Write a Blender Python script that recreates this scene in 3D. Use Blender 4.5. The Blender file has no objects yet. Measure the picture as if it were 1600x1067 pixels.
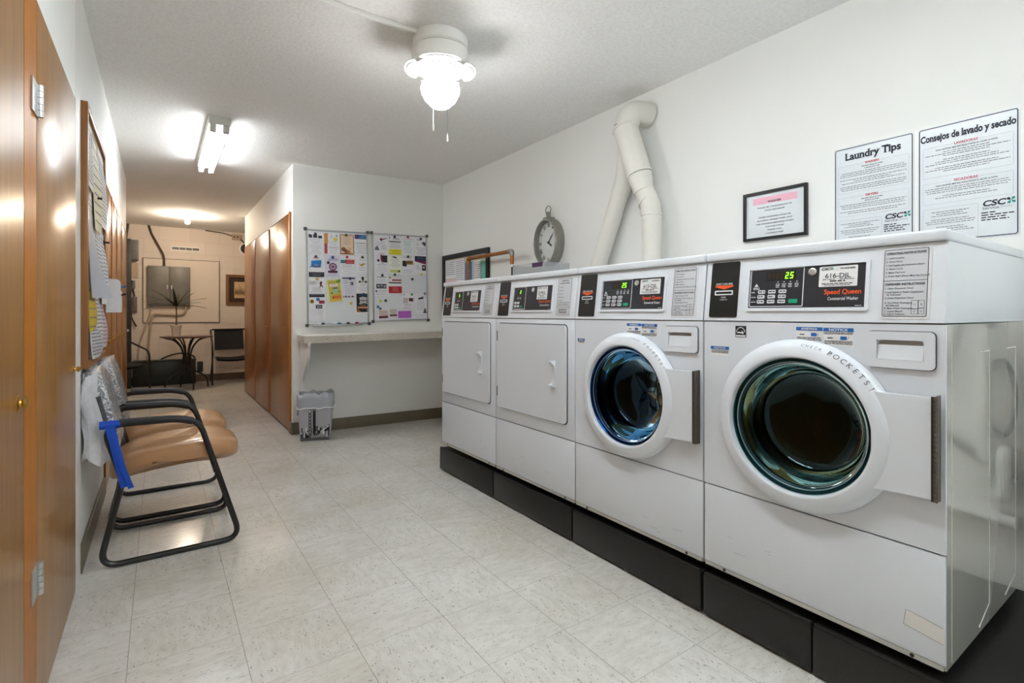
import bpy, bmesh, math, random
from mathutils import Vector, Matrix
PI = math.pi
SC = bpy.context.scene
COL = SC.collection

# ------------------------------------------------------------------ materials
def lin(c):
    r = []
    for v in c:
        v = v / 255.0
        r.append(v / 12.92 if v <= 0.04045 else ((v + 0.055) / 1.055) ** 2.4)
    return (r[0], r[1], r[2], 1.0)

class NT:
    """small helper around a node tree"""
    def __init__(s, m):
        s.t = m.node_tree
        s.n = s.t.nodes
    def add(s, typ, **kw):
        nd = s.n.new(typ)
        for k, v in kw.items():
            setattr(nd, k, v)
        return nd
    def put(s, sock, val):
        if isinstance(val, bpy.types.NodeSocket):
            s.t.links.new(val, sock)
        else:
            sock.default_value = val
    def math(s, op, a, b=0.0, c=0.0):
        nd = s.add('ShaderNodeMath', operation=op)
        s.put(nd.inputs[0], a); s.put(nd.inputs[1], b); s.put(nd.inputs[2], c)
        return nd.outputs[0]
    def mix(s, f, a, b):
        nd = s.add('ShaderNodeMix', data_type='RGBA')
        s.put(nd.inputs[0], f); s.put(nd.inputs[6], a); s.put(nd.inputs[7], b)
        return nd.outputs[2]
    def coord(s, scale=(1, 1, 1)):
        tc = s.add('ShaderNodeTexCoord')
        mp = s.add('ShaderNodeMapping')
        mp.inputs['Scale'].default_value = scale
        s.t.links.new(tc.outputs['Object'], mp.inputs['Vector'])
        return mp.outputs[0]
    def noise(s, vec, scale, detail=3, rough=0.55):
        nd = s.add('ShaderNodeTexNoise')
        s.put(nd.inputs['Vector'], vec)
        nd.inputs['Scale'].default_value = scale
        nd.inputs['Detail'].default_value = detail
        nd.inputs['Roughness'].default_value = rough
        return nd.outputs['Fac']
    def ramp(s, f, stops):
        nd = s.add('ShaderNodeValToRGB')
        s.put(nd.inputs[0], f)
        e = nd.color_ramp.elements
        while len(e) < len(stops):
            e.new(0.5)
        for i, (p, c) in enumerate(stops):
            e[i].position = p
            e[i].color = c if len(c) == 4 else (*c, 1)
        return nd.outputs[0]
    def bump(s, h, strength=0.2, dist=0.002):
        nd = s.add('ShaderNodeBump')
        nd.inputs['Strength'].default_value = strength
        nd.inputs['Distance'].default_value = dist
        s.put(nd.inputs['Height'], h)
        return nd.outputs[0]

MATS = {}
def mat(name, rgb=(200, 200, 200), rough=0.5, metal=0.0, spec=0.5, emit=None, estr=0.0, trans=0.0,
        ior=1.45, alpha=1.0, coat=0.0, var=0.0, varscale=12.0, bump=0.0, bscale=200.0):
    if name in MATS:
        return MATS[name]
    m = bpy.data.materials.new(name)
    m.use_nodes = True
    nt = NT(m)
    b = nt.n['Principled BSDF']
    c = lin(rgb)
    b.inputs['Base Color'].default_value = c
    b.inputs['Roughness'].default_value = rough
    b.inputs['Metallic'].default_value = metal
    b.inputs['Specular IOR Level'].default_value = spec
    b.inputs['IOR'].default_value = ior
    b.inputs['Transmission Weight'].default_value = trans
    b.inputs['Alpha'].default_value = alpha
    b.inputs['Coat Weight'].default_value = coat
    b.inputs['Coat Roughness'].default_value = 0.08
    if emit:
        b.inputs['Emission Color'].default_value = lin(emit)
        b.inputs['Emission Strength'].default_value = estr
    if var:
        f = nt.noise(nt.coord(), varscale, 4)
        d = tuple(max(0, x * (1 - var)) for x in c[:3]) + (1,)
        u = tuple(min(1, x * (1 + var * 0.6)) for x in c[:3]) + (1,)
        nt.put(b.inputs['Base Color'], nt.ramp(f, [(0.3, d), (0.7, u)]))
    if bump:
        nt.put(b.inputs['Normal'], nt.bump(nt.noise(nt.coord(), bscale, 2), bump))
    MATS[name] = m
    return m

def wood(name, dark, light, rough=0.3, coat=0.3, axis='z', sc=1.0):
    if name in MATS:
        return MATS[name]
    m = bpy.data.materials.new(name); m.use_nodes = True
    nt = NT(m); b = nt.n['Principled BSDF']
    s = {'z': (9 * sc, 9 * sc, 0.55 * sc), 'x': (0.55 * sc, 9 * sc, 9 * sc), 'y': (9 * sc, 0.55 * sc, 9 * sc)}[axis]
    v = nt.coord(s)
    f1 = nt.noise(v, 3.0, 6, 0.6)
    s2 = tuple(k * 7 for k in s)
    f2 = nt.noise(nt.coord(s2), 3.0, 3, 0.6)
    f = nt.math('ADD', nt.math('MULTIPLY', f1, 0.65), nt.math('MULTIPLY', f2, 0.35))
    col = nt.ramp(f, [(0.32, lin(dark)), (0.68, lin(light))])
    nt.put(b.inputs['Base Color'], col)
    b.inputs['Roughness'].default_value = rough
    b.inputs['Coat Weight'].default_value = coat
    b.inputs['Coat Roughness'].default_value = 0.22
    nt.put(b.inputs['Normal'], nt.bump(f2, 0.06, 0.001))
    MATS[name] = m
    return m

def floor_mat():
    m = bpy.data.materials.new('vinyl_tile_floor'); m.use_nodes = True
    nt = NT(m); b = nt.n['Principled BSDF']
    tc = nt.add('ShaderNodeTexCoord')
    sx = nt.add('ShaderNodeSeparateXYZ'); nt.put(sx.inputs[0], tc.outputs['Object'])
    T = 0.3015
    gx = nt.math('DIVIDE', nt.math('SUBTRACT', sx.outputs[0], 1.126), T)
    gy = nt.math('DIVIDE', nt.math('SUBTRACT', sx.outputs[1], 1.011), T)
    ix, iy = nt.math('FLOOR', gx), nt.math('FLOOR', gy)
    fx, fy = nt.math('FRACT', gx), nt.math('FRACT', gy)
    def edge(f):
        d = nt.math('MINIMUM', f, nt.math('SUBTRACT', 1.0, f))
        return nt.math('LESS_THAN', d, 0.0036)
    ex, ey = edge(fx), edge(fy)
    par = nt.math('MODULO', nt.math('ABSOLUTE', nt.math('ADD', ix, iy)), 2.0)
    # fleck direction turns from tile to tile
    def vec(a, c, ka, kc, off):
        nd = nt.add('ShaderNodeCombineXYZ')
        nt.put(nd.inputs[0], nt.math('MULTIPLY', a, ka)); nt.put(nd.inputs[1], nt.math('MULTIPLY', c, kc))
        nt.put(nd.inputs[2], off)
        return nd.outputs[0]
    off = nt.math('ADD', nt.math('MULTIPLY', ix, 3.7), nt.math('MULTIPLY', iy, 7.3))
    v1 = vec(sx.outputs[0], sx.outputs[1], 1.0, 2.6, off)
    v2 = vec(sx.outputs[0], sx.outputs[1], 2.6, 1.0, off)
    mv = nt.add('ShaderNodeMix', data_type='VECTOR')
    nt.put(mv.inputs[0], par); nt.put(mv.inputs[4], v1); nt.put(mv.inputs[5], v2)
    v = mv.outputs[1]
    n1 = nt.noise(v, 42.0, 2, 0.5)
    n2 = nt.noise(v, 18.0, 4, 0.65)
    n3 = nt.noise(tc.outputs['Object'], 1.7, 4, 0.6)
    n4 = nt.noise(v, 75.0, 1, 0.5)
    base = nt.ramp(n2, [(0.32, lin((214, 213, 208))), (0.6, lin((229, 228, 224)))])
    fl = nt.ramp(n1, [(0.655, (0, 0, 0)), (0.71, (1, 1, 1))])
    c = nt.mix(nt.math('MULTIPLY', fl, 0.42), base, lin((128, 118, 106)))
    fl2 = nt.ramp(n4, [(0.70, (0, 0, 0)), (0.74, (1, 1, 1))])
    c = nt.mix(nt.math('MULTIPLY', fl2, 0.7), c, lin((88, 84, 80)))
    st = nt.ramp(n3, [(0.35, lin((232, 228, 220))), (0.65, (1, 1, 1))])
    mm = nt.add('ShaderNodeMix', data_type='RGBA', blend_type='MULTIPLY')
    mm.inputs[0].default_value = 0.8
    nt.put(mm.inputs[6], c); nt.put(mm.inputs[7], st)
    c = mm.outputs[2]
    e = nt.math('MAXIMUM', nt.math('MULTIPLY', ex, 0.62), nt.math('MULTIPLY', ey, 0.42))
    c = nt.mix(e, c, lin((112, 106, 98)))
    nt.put(b.inputs['Base Color'], c)
    nt.put(b.inputs['Roughness'], nt.math('ADD', 0.09, nt.math('MULTIPLY', n3, 0.14)))
    b.inputs['Specular IOR Level'].default_value = 0.55
    nt.put(b.inputs['Normal'], nt.bump(nt.noise(tc.outputs['Object'], 5.0, 3), 0.05, 0.004))
    return m

def bumpy(name, rgb, scale, strength, dist=0.004, rough=0.9, rgb2=None):
    m = bpy.data.materials.new(name); m.use_nodes = True
    nt = NT(m); b = nt.n['Principled BSDF']
    v = nt.coord()
    f = nt.noise(v, scale, 4, 0.7)
    a = lin(rgb); d = lin(rgb2) if rgb2 else a
    nt.put(b.inputs['Base Color'], nt.ramp(f, [(0.35, d), (0.6, a)]))
    b.inputs['Roughness'].default_value = rough
    nt.put(b.inputs['Normal'], nt.bump(f, strength, dist))
    MATS[name] = m
    return m

def block_mat(name, rgb, mortar):
    """painted concrete block, joints in the mesh's x/z plane"""
    m = bpy.data.materials.new(name); m.use_nodes = True
    nt = NT(m); b = nt.n['Principled BSDF']
    tc = nt.add('ShaderNodeTexCoord')
    mp = nt.add('ShaderNodeMapping')
    mp.inputs['Rotation'].default_value = (-PI / 2, 0, 0)
    nt.put(mp.inputs['Vector'], tc.outputs['Object'])
    br = nt.add('ShaderNodeTexBrick')
    nt.put(br.inputs['Vector'], mp.outputs[0])
    br.inputs['Color1'].default_value = lin(rgb)
    br.inputs['Color2'].default_value = lin(tuple(int(k * .975) for k in rgb))
    br.inputs['Mortar'].default_value = lin(mortar)
    br.inputs['Scale'].default_value = 1.0
    br.inputs['Brick Width'].default_value = 0.4
    br.inputs['Row Height'].default_value = 0.2
    br.inputs['Mortar Size'].default_value = 0.006
    br.inputs['Mortar Smooth'].default_value = 0.5
    nt.put(b.inputs['Base Color'], br.outputs['Color'])
    b.inputs['Roughness'].default_value = 0.6
    f = nt.noise(tc.outputs['Object'], 60, 3)
    h = nt.math('SUBTRACT', nt.math('MULTIPLY', f, 0.2), br.outputs['Fac'])
    nt.put(b.inputs['Normal'], nt.bump(h, 0.22, 0.003))
    MATS[name] = m
    return m

def speckle(name, rgb, rgb2, rgb3, scale):
    m = bpy.data.materials.new(name); m.use_nodes = True
    nt = NT(m); b = nt.n['Principled BSDF']
    f = nt.noise(nt.coord(), scale, 3, 0.8)
    nt.put(b.inputs['Base Color'], nt.ramp(f, [(0.36, lin(rgb3)), (0.46, lin(rgb2)), (0.56, lin(rgb))]))
    b.inputs['Roughness'].default_value = 0.35
    MATS[name] = m
    return m

def damask(name, dark, light):
    """grey woven fabric with pale swirling figure"""
    m = bpy.data.materials.new(name); m.use_nodes = True
    nt = NT(m); b = nt.n['Principled BSDF']
    v = nt.coord()
    w = nt.add('ShaderNodeTexNoise'); nt.put(w.inputs['Vector'], v)
    w.inputs['Scale'].default_value = 9; w.inputs['Detail'].default_value = 2
    w.inputs['Distortion'].default_value = 2.2
    k = nt.math('FRACT', nt.math('MULTIPLY', w.outputs['Fac'], 9.0))
    nt.put(b.inputs['Base Color'], nt.ramp(k, [(0.42, lin(dark)), (0.52, lin(light)), (0.85, lin(light)), (0.95, lin(dark))]))
    b.inputs['Roughness'].default_value = 0.35
    b.inputs['Coat Weight'].default_value = 0.5
    MATS[name] = m
    return m

# ------------------------------------------------------------------ mesh builder
class FR:
    """a drawing frame: origin, right, up; n points to the viewer"""
    def __init__(s, o, r, u):
        s.o = Vector(o); s.r = Vector(r).normalized(); s.u = Vector(u).normalized()
        s.n = s.r.cross(s.u).normalized()
    def p(s, u, v, n=0.0):
        return s.o + s.r * u + s.u * v + s.n * n
    def sub(s, u, v, ang=0.0, n=0.0):
        c, d = math.cos(ang), math.sin(ang)
        return FR(s.p(u, v, n), s.r * c + s.u * d, s.u * c - s.r * d)

WORLD = FR((0, 0, 0), (1, 0, 0), (0, 1, 0))          # u = X, v = Y, n = Z
FXN = FR((0, 0, 0), (0, -1, 0), (0, 0, 1))           # faces -X : u = -Y, v = Z
FYN = FR((0, 0, 0), (1, 0, 0), (0, 0, 1))            # faces -Y : u = X, v = Z, n = -Y
FXP = FR((0, 0, 0), (0, 1, 0), (0, 0, 1))            # faces +X : u = Y, v = Z

class MB:
    def __init__(s):
        s.v = []; s.f = []; s.m = []
    def add(s, vs, fs, mi=0):
        k = len(s.v)
        s.v += [tuple(x) for x in vs]
        for f in fs:
            s.f.append(tuple(i + k for i in f)); s.m.append(mi)
        return s
    def box(s, fr, u0, u1, v0, v1, n0, n1, mi=0, bev=0.0, seg=2):
        if bev:
            bm = bmesh.new()
            bmesh.ops.create_cube(bm, size=1.0)
            for vt in bm.verts:
                vt.co = Vector(((u0 + u1) / 2 + vt.co.x * (u1 - u0), (v0 + v1) / 2 + vt.co.y * (v1 - v0),
                                (n0 + n1) / 2 + vt.co.z * (n1 - n0)))
            bmesh.ops.bevel(bm, geom=bm.edges[:], offset=bev, segments=seg, affect='EDGES', profile=0.5)
            bm.verts.index_update()
            vs = [fr.p(*vt.co) for vt in bm.verts]
            fs = [[vt.index for vt in f.verts] for f in bm.faces]
            bm.free()
            return s.add(vs, fs, mi)
        vs = [fr.p(u, v, n) for n in (n0, n1) for v in (v0, v1) for u in (u0, u1)]
        return s.add(vs, [(0, 2, 3, 1), (4, 5, 7, 6), (0, 1, 5, 4), (2, 6, 7, 3), (0, 4, 6, 2), (1, 3, 7, 5)], mi)
    def bx(s, x0, x1, y0, y1, z0, z1, mi=0, bev=0.0, seg=2):
        return s.box(WORLD, x0, x1, y0, y1, z0, z1, mi, bev, seg)
    def prism(s, fr, pts, n0, n1, mi=0):
        k = len(pts)
        vs = [fr.p(u, v, n0) for u, v in pts] + [fr.p(u, v, n1) for u, v in pts]
        fs = [tuple(range(k))[::-1], tuple(range(k, 2 * k))]
        fs += [(i, (i + 1) % k, k + (i + 1) % k, k + i) for i in range(k)]
        return s.add(vs, fs, mi)
    def rr(s, fr, u0, u1, v0, v1, n0, n1, rad, mi=0, seg=5):
        return s.prism(fr, rrpts(u0, u1, v0, v1, rad, seg), n0, n1, mi)
    def rrframe(s, fr, u0, u1, v0, v1, n0, n1, rad, w, mi=0, seg=5):
        a = rrpts(u0, u1, v0, v1, rad, seg); b = rrpts(u0 + w, u1 - w, v0 + w, v1 - w, max(rad - w, 0.0005), seg)
        k = len(a)
        vs = [fr.p(u, v, n) for n in (n0, n1) for q in (a, b) for u, v in q]
        fs = []
        for i in range(k):
            j = (i + 1) % k
            fs += [(i, k + i, k + j, j), (2 * k + i, 2 * k + j, 3 * k + j, 3 * k + i),
                   (i, j, 2 * k + j, 2 * k + i), (k + i, 3 * k + i, 3 * k + j, k + j)]
        return s.add(vs, fs, mi)
    def disc(s, fr, u, v, r, n0, n1, mi=0, seg=20, ru=None):
        ru = ru or r
        return s.prism(fr, [(u + ru * math.cos(2 * PI * i / seg), v + r * math.sin(2 * PI * i / seg)) for i in range(seg)], n0, n1, mi)
    def lathe(s, fr, u, v, prof, seg=32, mi=0, su=1.0, closed=False, caps=True):
        """revolve (r, n) about the frame normal through (u, v)"""
        vs = []; fs = []
        for (r, n) in prof:
            for i in range(seg):
                a = 2 * PI * i / seg
                vs.append(fr.p(u + su * r * math.cos(a), v + r * math.sin(a), n))
        k = len(prof)
        for j in range(k if closed else k - 1):
            for i in range(seg):
                a, b = j * seg, ((j + 1) % k) * seg
                fs.append((a + i, a + (i + 1) % seg, b + (i + 1) % seg, b + i))
        if not closed and caps:
            if prof[0][0] > 1e-4: fs.append(tuple(range(seg))[::-1])
            if prof[-1][0] > 1e-4: fs.append(tuple((k - 1) * seg + i for i in range(seg)))
        return s.add(vs, fs, mi)
    def tube(s, pts, r, seg=8, mi=0, closed=False, r1=None):
        pts = [Vector(p) for p in pts]; k = len(pts)
        vs = []; fs = []; up = None
        for i in range(k):
            if closed:
                t = (pts[(i + 1) % k] - pts[i - 1]).normalized()
            else:
                t = (pts[min(i + 1, k - 1)] - pts[max(i - 1, 0)]).normalized()
            if up is None:
                up = Vector((0, 0, 1)) if abs(t.z) < 0.9 else Vector((1, 0, 0))
            sd = t.cross(up).normalized(); up = sd.cross(t).normalized()
            rr = r if r1 is None else r + (r1 - r) * i / (k - 1)
            for j in range(seg):
                a = 2 * PI * j / seg
                vs.append(pts[i] + sd * (rr * math.cos(a)) + up * (rr * math.sin(a)))
        for i in range(k if closed else k - 1):
            a, b = i * seg, ((i + 1) % k) * seg
            for j in range(seg):
                fs.append((a + j, a + (j + 1) % seg, b + (j + 1) % seg, b + j))
        if not closed:
            fs.append(tuple(range(seg))[::-1]); fs.append(tuple((k - 1) * seg + j for j in range(seg)))
        return s.add(vs, fs, mi)
    def grid(s, fn, nu, nv, mi=0, thick=0.0):
        """surface fn(a, b) for a, b in 0..1; thick adds a second skin"""
        def one(off):
            return [Vector(fn(i / nu, j / nv)) + off for j in range(nv + 1) for i in range(nu + 1)]
        w = nu + 1
        fs = [(j * w + i, j * w + i + 1, (j + 1) * w + i + 1, (j + 1) * w + i) for j in range(nv) for i in range(nu)]
        return s.add(one(Vector((0, 0, 0))), fs, mi)
    def text(s, fr, body, u, v, h, mi=0, align='C', fit=None, bold=0.0, n=0.0006, shear=0.0, serif=False):
        vs, fs = glyphs(body, bold, serif)
        if not vs: return s
        x0 = min(p[0] for p in vs); x1 = max(p[0] for p in vs)
        k = h / 0.729
        kx = fit / (x1 - x0) if fit else k
        w = (x1 - x0) * kx
        ou = {'C': u - w / 2, 'L': u, 'R': u - w}[align]
        return s.add([fr.p(ou + (x - x0) * kx + shear * y * k, v + y * k, n) for x, y in vs], fs, mi)
    def bars(s, fr, u0, u1, v, h, rng, mi=0, center=False, n=0.0006, fill=1.0):
        """a line of print too small to read: word-long dashes"""
        L = (u1 - u0) * fill
        a = u0 + ((u1 - u0) - L) / 2 if center else u0
        b = a + L
        while a < b - h:
            w = min(rng.uniform(1.5, 6.0) * h, b - a)
            s.add([fr.p(a, v, n), fr.p(a + w, v, n), fr.p(a + w, v + h, n), fr.p(a, v + h, n)], [(0, 1, 2, 3)], mi)
            a += w + h * 0.9
        return s
    def rect(s, fr, u0, u1, v0, v1, mi=0, n=0.0005):
        return s.add([fr.p(u0, v0, n), fr.p(u1, v0, n), fr.p(u1, v1, n), fr.p(u0, v1, n)], [(0, 1, 2, 3)], mi)
    def poly(s, fr, pts, mi=0, n=0.0005):
        return s.add([fr.p(a, b, n) for a, b in pts], [tuple(range(len(pts)))], mi)

def rrpts(u0, u1, v0, v1, rad, seg=5):
    pts = []
    for cu, cv, a0 in ((u1 - rad, v1 - rad, 0), (u0 + rad, v1 - rad, 90), (u0 + rad, v0 + rad, 180), (u1 - rad, v0 + rad, 270)):
        for i in range(seg + 1):
            a = math.radians(a0 + 90 * i / seg)
            pts.append((cu + rad * math.cos(a), cv + rad * math.sin(a)))
    return pts

def fillet(pts, r, n=6):
    pts = [Vector(p) for p in pts]; out = [pts[0]]
    for i in range(1, len(pts) - 1):
        a, b, c = pts[i - 1], pts[i], pts[i + 1]
        d1 = min(r, (a - b).length * 0.49); d2 = min(r, (c - b).length * 0.49)
        p = b + (a - b).normalized() * d1; q = b + (c - b).normalized() * d2
        for k in range(n + 1):
            t = k / n
            out.append(p * (1 - t) ** 2 + b * 2 * t * (1 - t) + q * t * t)
    out.append(pts[-1])
    return out

GL = {}
def glyphs(body, bold, serif):
    key = (body, bold, serif)
    if key in GL: return GL[key]
    cu = bpy.data.curves.new('t', 'FONT'); cu.body = body; cu.size = 1.0; cu.offset = bold
    cu.resolution_u = 3 if len(body) > 12 else 6
    ob = bpy.data.objects.new('t', cu); COL.objects.link(ob)
    dg = bpy.context.evaluated_depsgraph_get()
    ev = ob.evaluated_get(dg); me = ev.to_mesh()
    vs = [(v.co.x, v.co.y) for v in me.vertices]
    fs = [tuple(p.vertices) for p in me.polygons]
    if serif:
        # slab serifs on the flat ends of stems
        use = {}
        for p in me.polygons:
            for e in p.edge_keys: use[e] = use.get(e, 0) + 1
        extra = []
        for (a, b), c in use.items():
            if c != 1: continue
            (xa, ya), (xb, yb) = vs[a], vs[b]
            w = abs(xa - xb)
            if abs(ya - yb) < 0.004 and 0.05 < w < 0.2 + bold:
                for lv, sg in ((0.0, 1), (0.547, -1), (0.729, -1), (0.76, -1)):
                    if abs(ya - lv) < 0.035 + bold:
                        extra.append((min(xa, xb), max(xa, xb), ya, sg))
        for x0, x1, y, sg in extra:
            k = len(vs); e = 0.055; t = 0.06 * sg
            vs += [(x0 - e, y), (x1 + e, y), (x1 + e, y + t), (x0 - e, y + t)]
            fs.append((k, k + 1, k + 2, k + 3))
    ev.to_mesh_clear()
    bpy.data.objects.remove(ob); bpy.data.curves.remove(cu)
    GL[key] = (vs, fs)
    return GL[key]

# ------------------------------------------------------------------ objects
def wloc(o):
    return Vector(o['_w']) if '_w' in o else Vector((0, 0, 0))

def obj(name, mb, mats, parent=None, loc=None, smooth=35, recalc=True):
    """link ONE mesh object; coordinates in mb are world coordinates"""
    if not isinstance(mats, (list, tuple)): mats = [mats]
    w = Vector(loc) if loc is not None else (wloc(parent) if parent else Vector((0, 0, 0)))
    me = bpy.data.meshes.new(name)
    me.from_pydata([tuple(Vector(v) - w) for v in mb.v], [], mb.f)
    for m in mats: me.materials.append(m)
    if len(mats) > 1:
        me.polygons.foreach_set('material_index', mb.m)
    me.update()
    if recalc:
        bm = bmesh.new(); bm.from_mesh(me)
        bmesh.ops.recalc_face_normals(bm, faces=bm.faces[:])
        bm.to_mesh(me); bm.free()
    if smooth:
        me.polygons.foreach_set('use_smooth', [True] * len(me.polygons))
        me.set_sharp_from_angle(angle=math.radians(smooth))
    o = bpy.data.objects.new(name, me); COL.objects.link(o)
    if parent:
        o.parent = parent
        o.location = w - wloc(parent)
    else:
        o.location = w
    o['_w'] = tuple(w)
    return o

def tag(o, label, cat, group=None, kind=None):
    o['label'] = label; o['category'] = cat
    if group: o['group'] = group
    if kind: o['kind'] = kind
    return o

def thing(name, label, cat, loc, group=None):
    o = bpy.data.objects.new(name, None); COL.objects.link(o)
    o.empty_display_size = 0.05
    o.location = loc; o['_w'] = tuple(loc)
    return tag(o, label, cat, group)

def struct(name, mb, mats, smooth=35, parent=None):
    o = obj(name, mb, mats, parent=parent, smooth=smooth)
    if not parent: o['kind'] = 'structure'
    return o
# ------------------------------------------------------------------ materials in use
M_wall = bumpy('wall_paint', (238, 238, 234), 90, 0.05, 0.002, 0.6)
M_ceil = bumpy('popcorn_ceiling', (249, 248, 245), 62, 0.5, 0.006, 0.95, (240, 239, 236))
M_floor = floor_mat()
M_block = block_mat('painted_block', (222, 209, 195), (211, 198, 184))
M_base = mat('vinyl_baseboard', (116, 108, 90), 0.45, var=0.08)
M_base_dark = mat('brown_baseboard', (92, 74, 56), 0.45, var=0.08)
M_trim = mat('white_trim', (232, 231, 226), 0.4)
M_door = wood('oak_veneer', (130, 86, 34), (172, 122, 56), 0.34, 0.28)
M_door2 = wood('amber_veneer', (120, 68, 24), (164, 104, 46), 0.3, 0.3)
M_stile = wood('orange_oak', (156, 90, 2), (184, 112, 6), 0.42, 0.0)
M_oak = wood('frame_oak', (126, 80, 36), (164, 110, 58), 0.4, 0.1)
M_steel = mat('satin_steel', (196, 198, 198), 0.32, 0.85)
M_brass = mat('old_brass', (190, 150, 70), 0.3, 0.9)
M_black = mat('black', (18, 18, 18), 0.4)
M_blackmetal = mat('black_tube', (16, 17, 18), 0.28, coat=0.4)
M_white = mat('white_enamel', (222, 227, 234), 0.28, coat=0.25)
M_paper = mat('paper', (238, 238, 240), 0.6)
M_ink = mat('ink', (38, 38, 42), 0.7)
M_grey = mat('grey_print', (136, 136, 142), 0.7)
M_lgrey = mat('pale_grey_print', (186, 187, 194), 0.7)
M_red = mat('red_print', (196, 36, 44), 0.6)
M_blue = mat('blue_print', (34, 104, 176), 0.6)

ZC = 2.40
XL, XR = -0.27, 2.41
YB, YF = -2.0, 9.42

# ------------------------------------------------------------------ shell
mb = MB(); mb.bx(-1.2, 2.7, YB - 0.12, YF + 0.12, -0.1, 0.0)
struct('floor', mb, M_floor)
mb = MB(); mb.bx(-1.2, 2.7, YB - 0.12, YF + 0.12, ZC, ZC + 0.1)
struct('ceiling', mb, M_ceil)
mb = MB(); mb.bx(XR, XR + 0.12, YB, 4.85, 0, ZC)
struct('wall_right', mb, M_wall)
mb = MB(); mb.bx(-1.2, 2.7, YB - 0.12, YB, 0, ZC)
struct('wall_behind', mb, M_wall)
mb = MB(); mb.prism(WORLD, [(0.97, 4.80), (2.41, 4.72), (2.41, 4.86), (0.97, 4.86)], 0, ZC)
struct('wall_alcove', mb, M_wall)
mb = MB()
mb.bx(0.97, 1.1, 4.86, 7.85, 1.985, ZC); mb.bx(1.0, 1.1, 4.86, 7.85, 0, 1.985); mb.bx(1.1, 2.7, 7.75, 7.85, 0, ZC)
struct('wall_closet', mb, M_wall)
mb = MB(); mb.bx(-1.2, 2.7, YF, YF + 0.12, 0, ZC)
struct('wall_far', mb, M_block)
mb = MB(); mb.bx(2.7, 2.8, 7.75, YF, 0, ZC)
struct('wall_passage', mb, M_block)
mb = MB(); mb.bx(-1.2, -1.08, 6.2, YF, 0, ZC); mb.bx(-1.08, -0.39, 6.2, 6.3, 0, ZC)
struct('wall_recess', mb, M_block)
mb = MB()
mb.bx(-0.39, XL, 2.56, 3.83, 0, ZC)
mb.bx(-0.39, -0.30, YB, 2.56, 0, ZC); mb.bx(-0.30, XL + 0.004, YB, 2.56, 1.895, ZC)
mb.bx(-0.39, -0.30, 3.83, 6.3, 0, ZC); mb.bx(-0.30, XL, 3.83, 6.3, 1.86, ZC)
struct('wall_left', mb, M_wall)

# baseboards
mb = MB(); mb.box(FR((0.97, 4.80, 0), (1.44, -0.08, 0), (0, 0, 1)), 0.0, 1.44, 0, 0.105, 0, 0.009, bev=0.002)
struct('baseboard_alcove', mb, M_base)
mb = MB(); mb.bx(XL, XL + 0.01, 2.725, 3.82, 0, 0.11, bev=0.002)
struct('baseboard_left', mb, M_base)
mb = MB(); mb.bx(-1.08, 2.7, YF - 0.012, YF, 0, 0.11)
struct('baseboard_far', mb, M_base_dark)
mb = MB(); mb.bx(XR - 0.01, XR, YB, 4.72, 0, 0.105)
struct('baseboard_right', mb, M_base)
mb = MB(); mb.bx(0.955, 0.969, 4.785, 4.868, 0, 0.105)
struct('baseboard_corner', mb, M_base)
# white casing strip beside the near closet doors
mb = MB(); mb.bx(-0.30, -0.262, 2.545, 2.56, 0, 1.895); mb.bx(XL, -0.265, 2.56, 2.715, 0, ZC)
struct('trim_1', mb, M_trim)

# ------------------------------------------------------------------ doors
def knob(fr, u, v, m, parent, name='knob', r=0.015):
    k = MB(); k.lathe(fr, u, v, [(r * 1.25, 0.0), (r * 1.25, 0.002), (r * .6, 0.004), (r * .5, 0.008), (r, 0.012), (r, 0.016), (r * .7, 0.019), (0.002, 0.02)], 20)
    return obj(name, k, m, parent)
def hinge(y, z, parent):
    h = MB(); fr = FR((-0.262, y, z), (0, 1, 0), (0, 0, 1))
    h.box(fr, -0.068, -0.006, -0.042, 0.042, 0, 0.003)
    h.box(fr, 0.006, 0.016, -0.042, 0.042, 0, 0.003)
    for i in range(5):
        h.lathe(FR(fr.p(0.0, -0.042 + i * 0.0168, 0.006), (0, 1, 0), (-1, 0, 0)), 0, 0, [(0.0085, 0.0006), (0.0085, 0.0162)], 12)
    for sv in (-0.028, 0.028):
        h.disc(fr, -0.04, sv, 0.005, 0.003, 0.0038, seg=10)
    return obj('hinge', h, M_steel, parent)

FL = FR((-0.262, 0, 0), (0, 1, 0), (0, 0, 1))
def closet_leaf(name, y0, y1, z1, m, x0=-0.298, x1=-0.262):
    d = MB(); d.bx(x0, x1, y0, y1, 0.012, z1, bev=0.003)
    o = obj(name, d, m); o['kind'] = 'structure'
    return o
d1 = closet_leaf('door_1', 0.75, 1.640, 1.888, M_door)
knob(FL, 1.572, 0.868, M_brass, d1)
d0 = closet_leaf('door_2', -0.35, 0.742, 1.888, M_door)
d2 = closet_leaf('door_3', 1.792, 2.538, 1.888, M_door)
knob(FL, 2.475, 0.864, M_brass, d2, r=0.011)
hinge(1.788, 1.622, d2); hinge(1.788, 0.382, d2)
mb = MB(); mb.bx(-0.30, -0.2625, 1.645, 1.787, 0.0, 1.893)
struct('trim_2', mb, M_stile)
# further closet doors down the left wall
ys = [3.87, 4.36, 4.87, 5.46, 6.22]
for i in range(4):
    o = closet_leaf('door_%d' % (4 + i), ys[i], ys[i + 1] - 0.05, 1.838, M_door2, -0.298, -0.264)
    knob(FR((-0.264, 0, 0), (0, 1, 0), (0, 0, 1)), ys[i] + 0.06, 0.9, M_brass, o, r=0.010)
mb = MB()
for y in [3.835] + [q - 0.046 for q in ys[1:4]] + [6.175]:
    mb.bx(-0.30, -0.260, y, y + 0.042, 0, 1.855)
mb.bx(-0.30, -0.262, 3.877, 6.175, 1.84, 1.855)
struct('trim_3', mb, M_stile)
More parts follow.
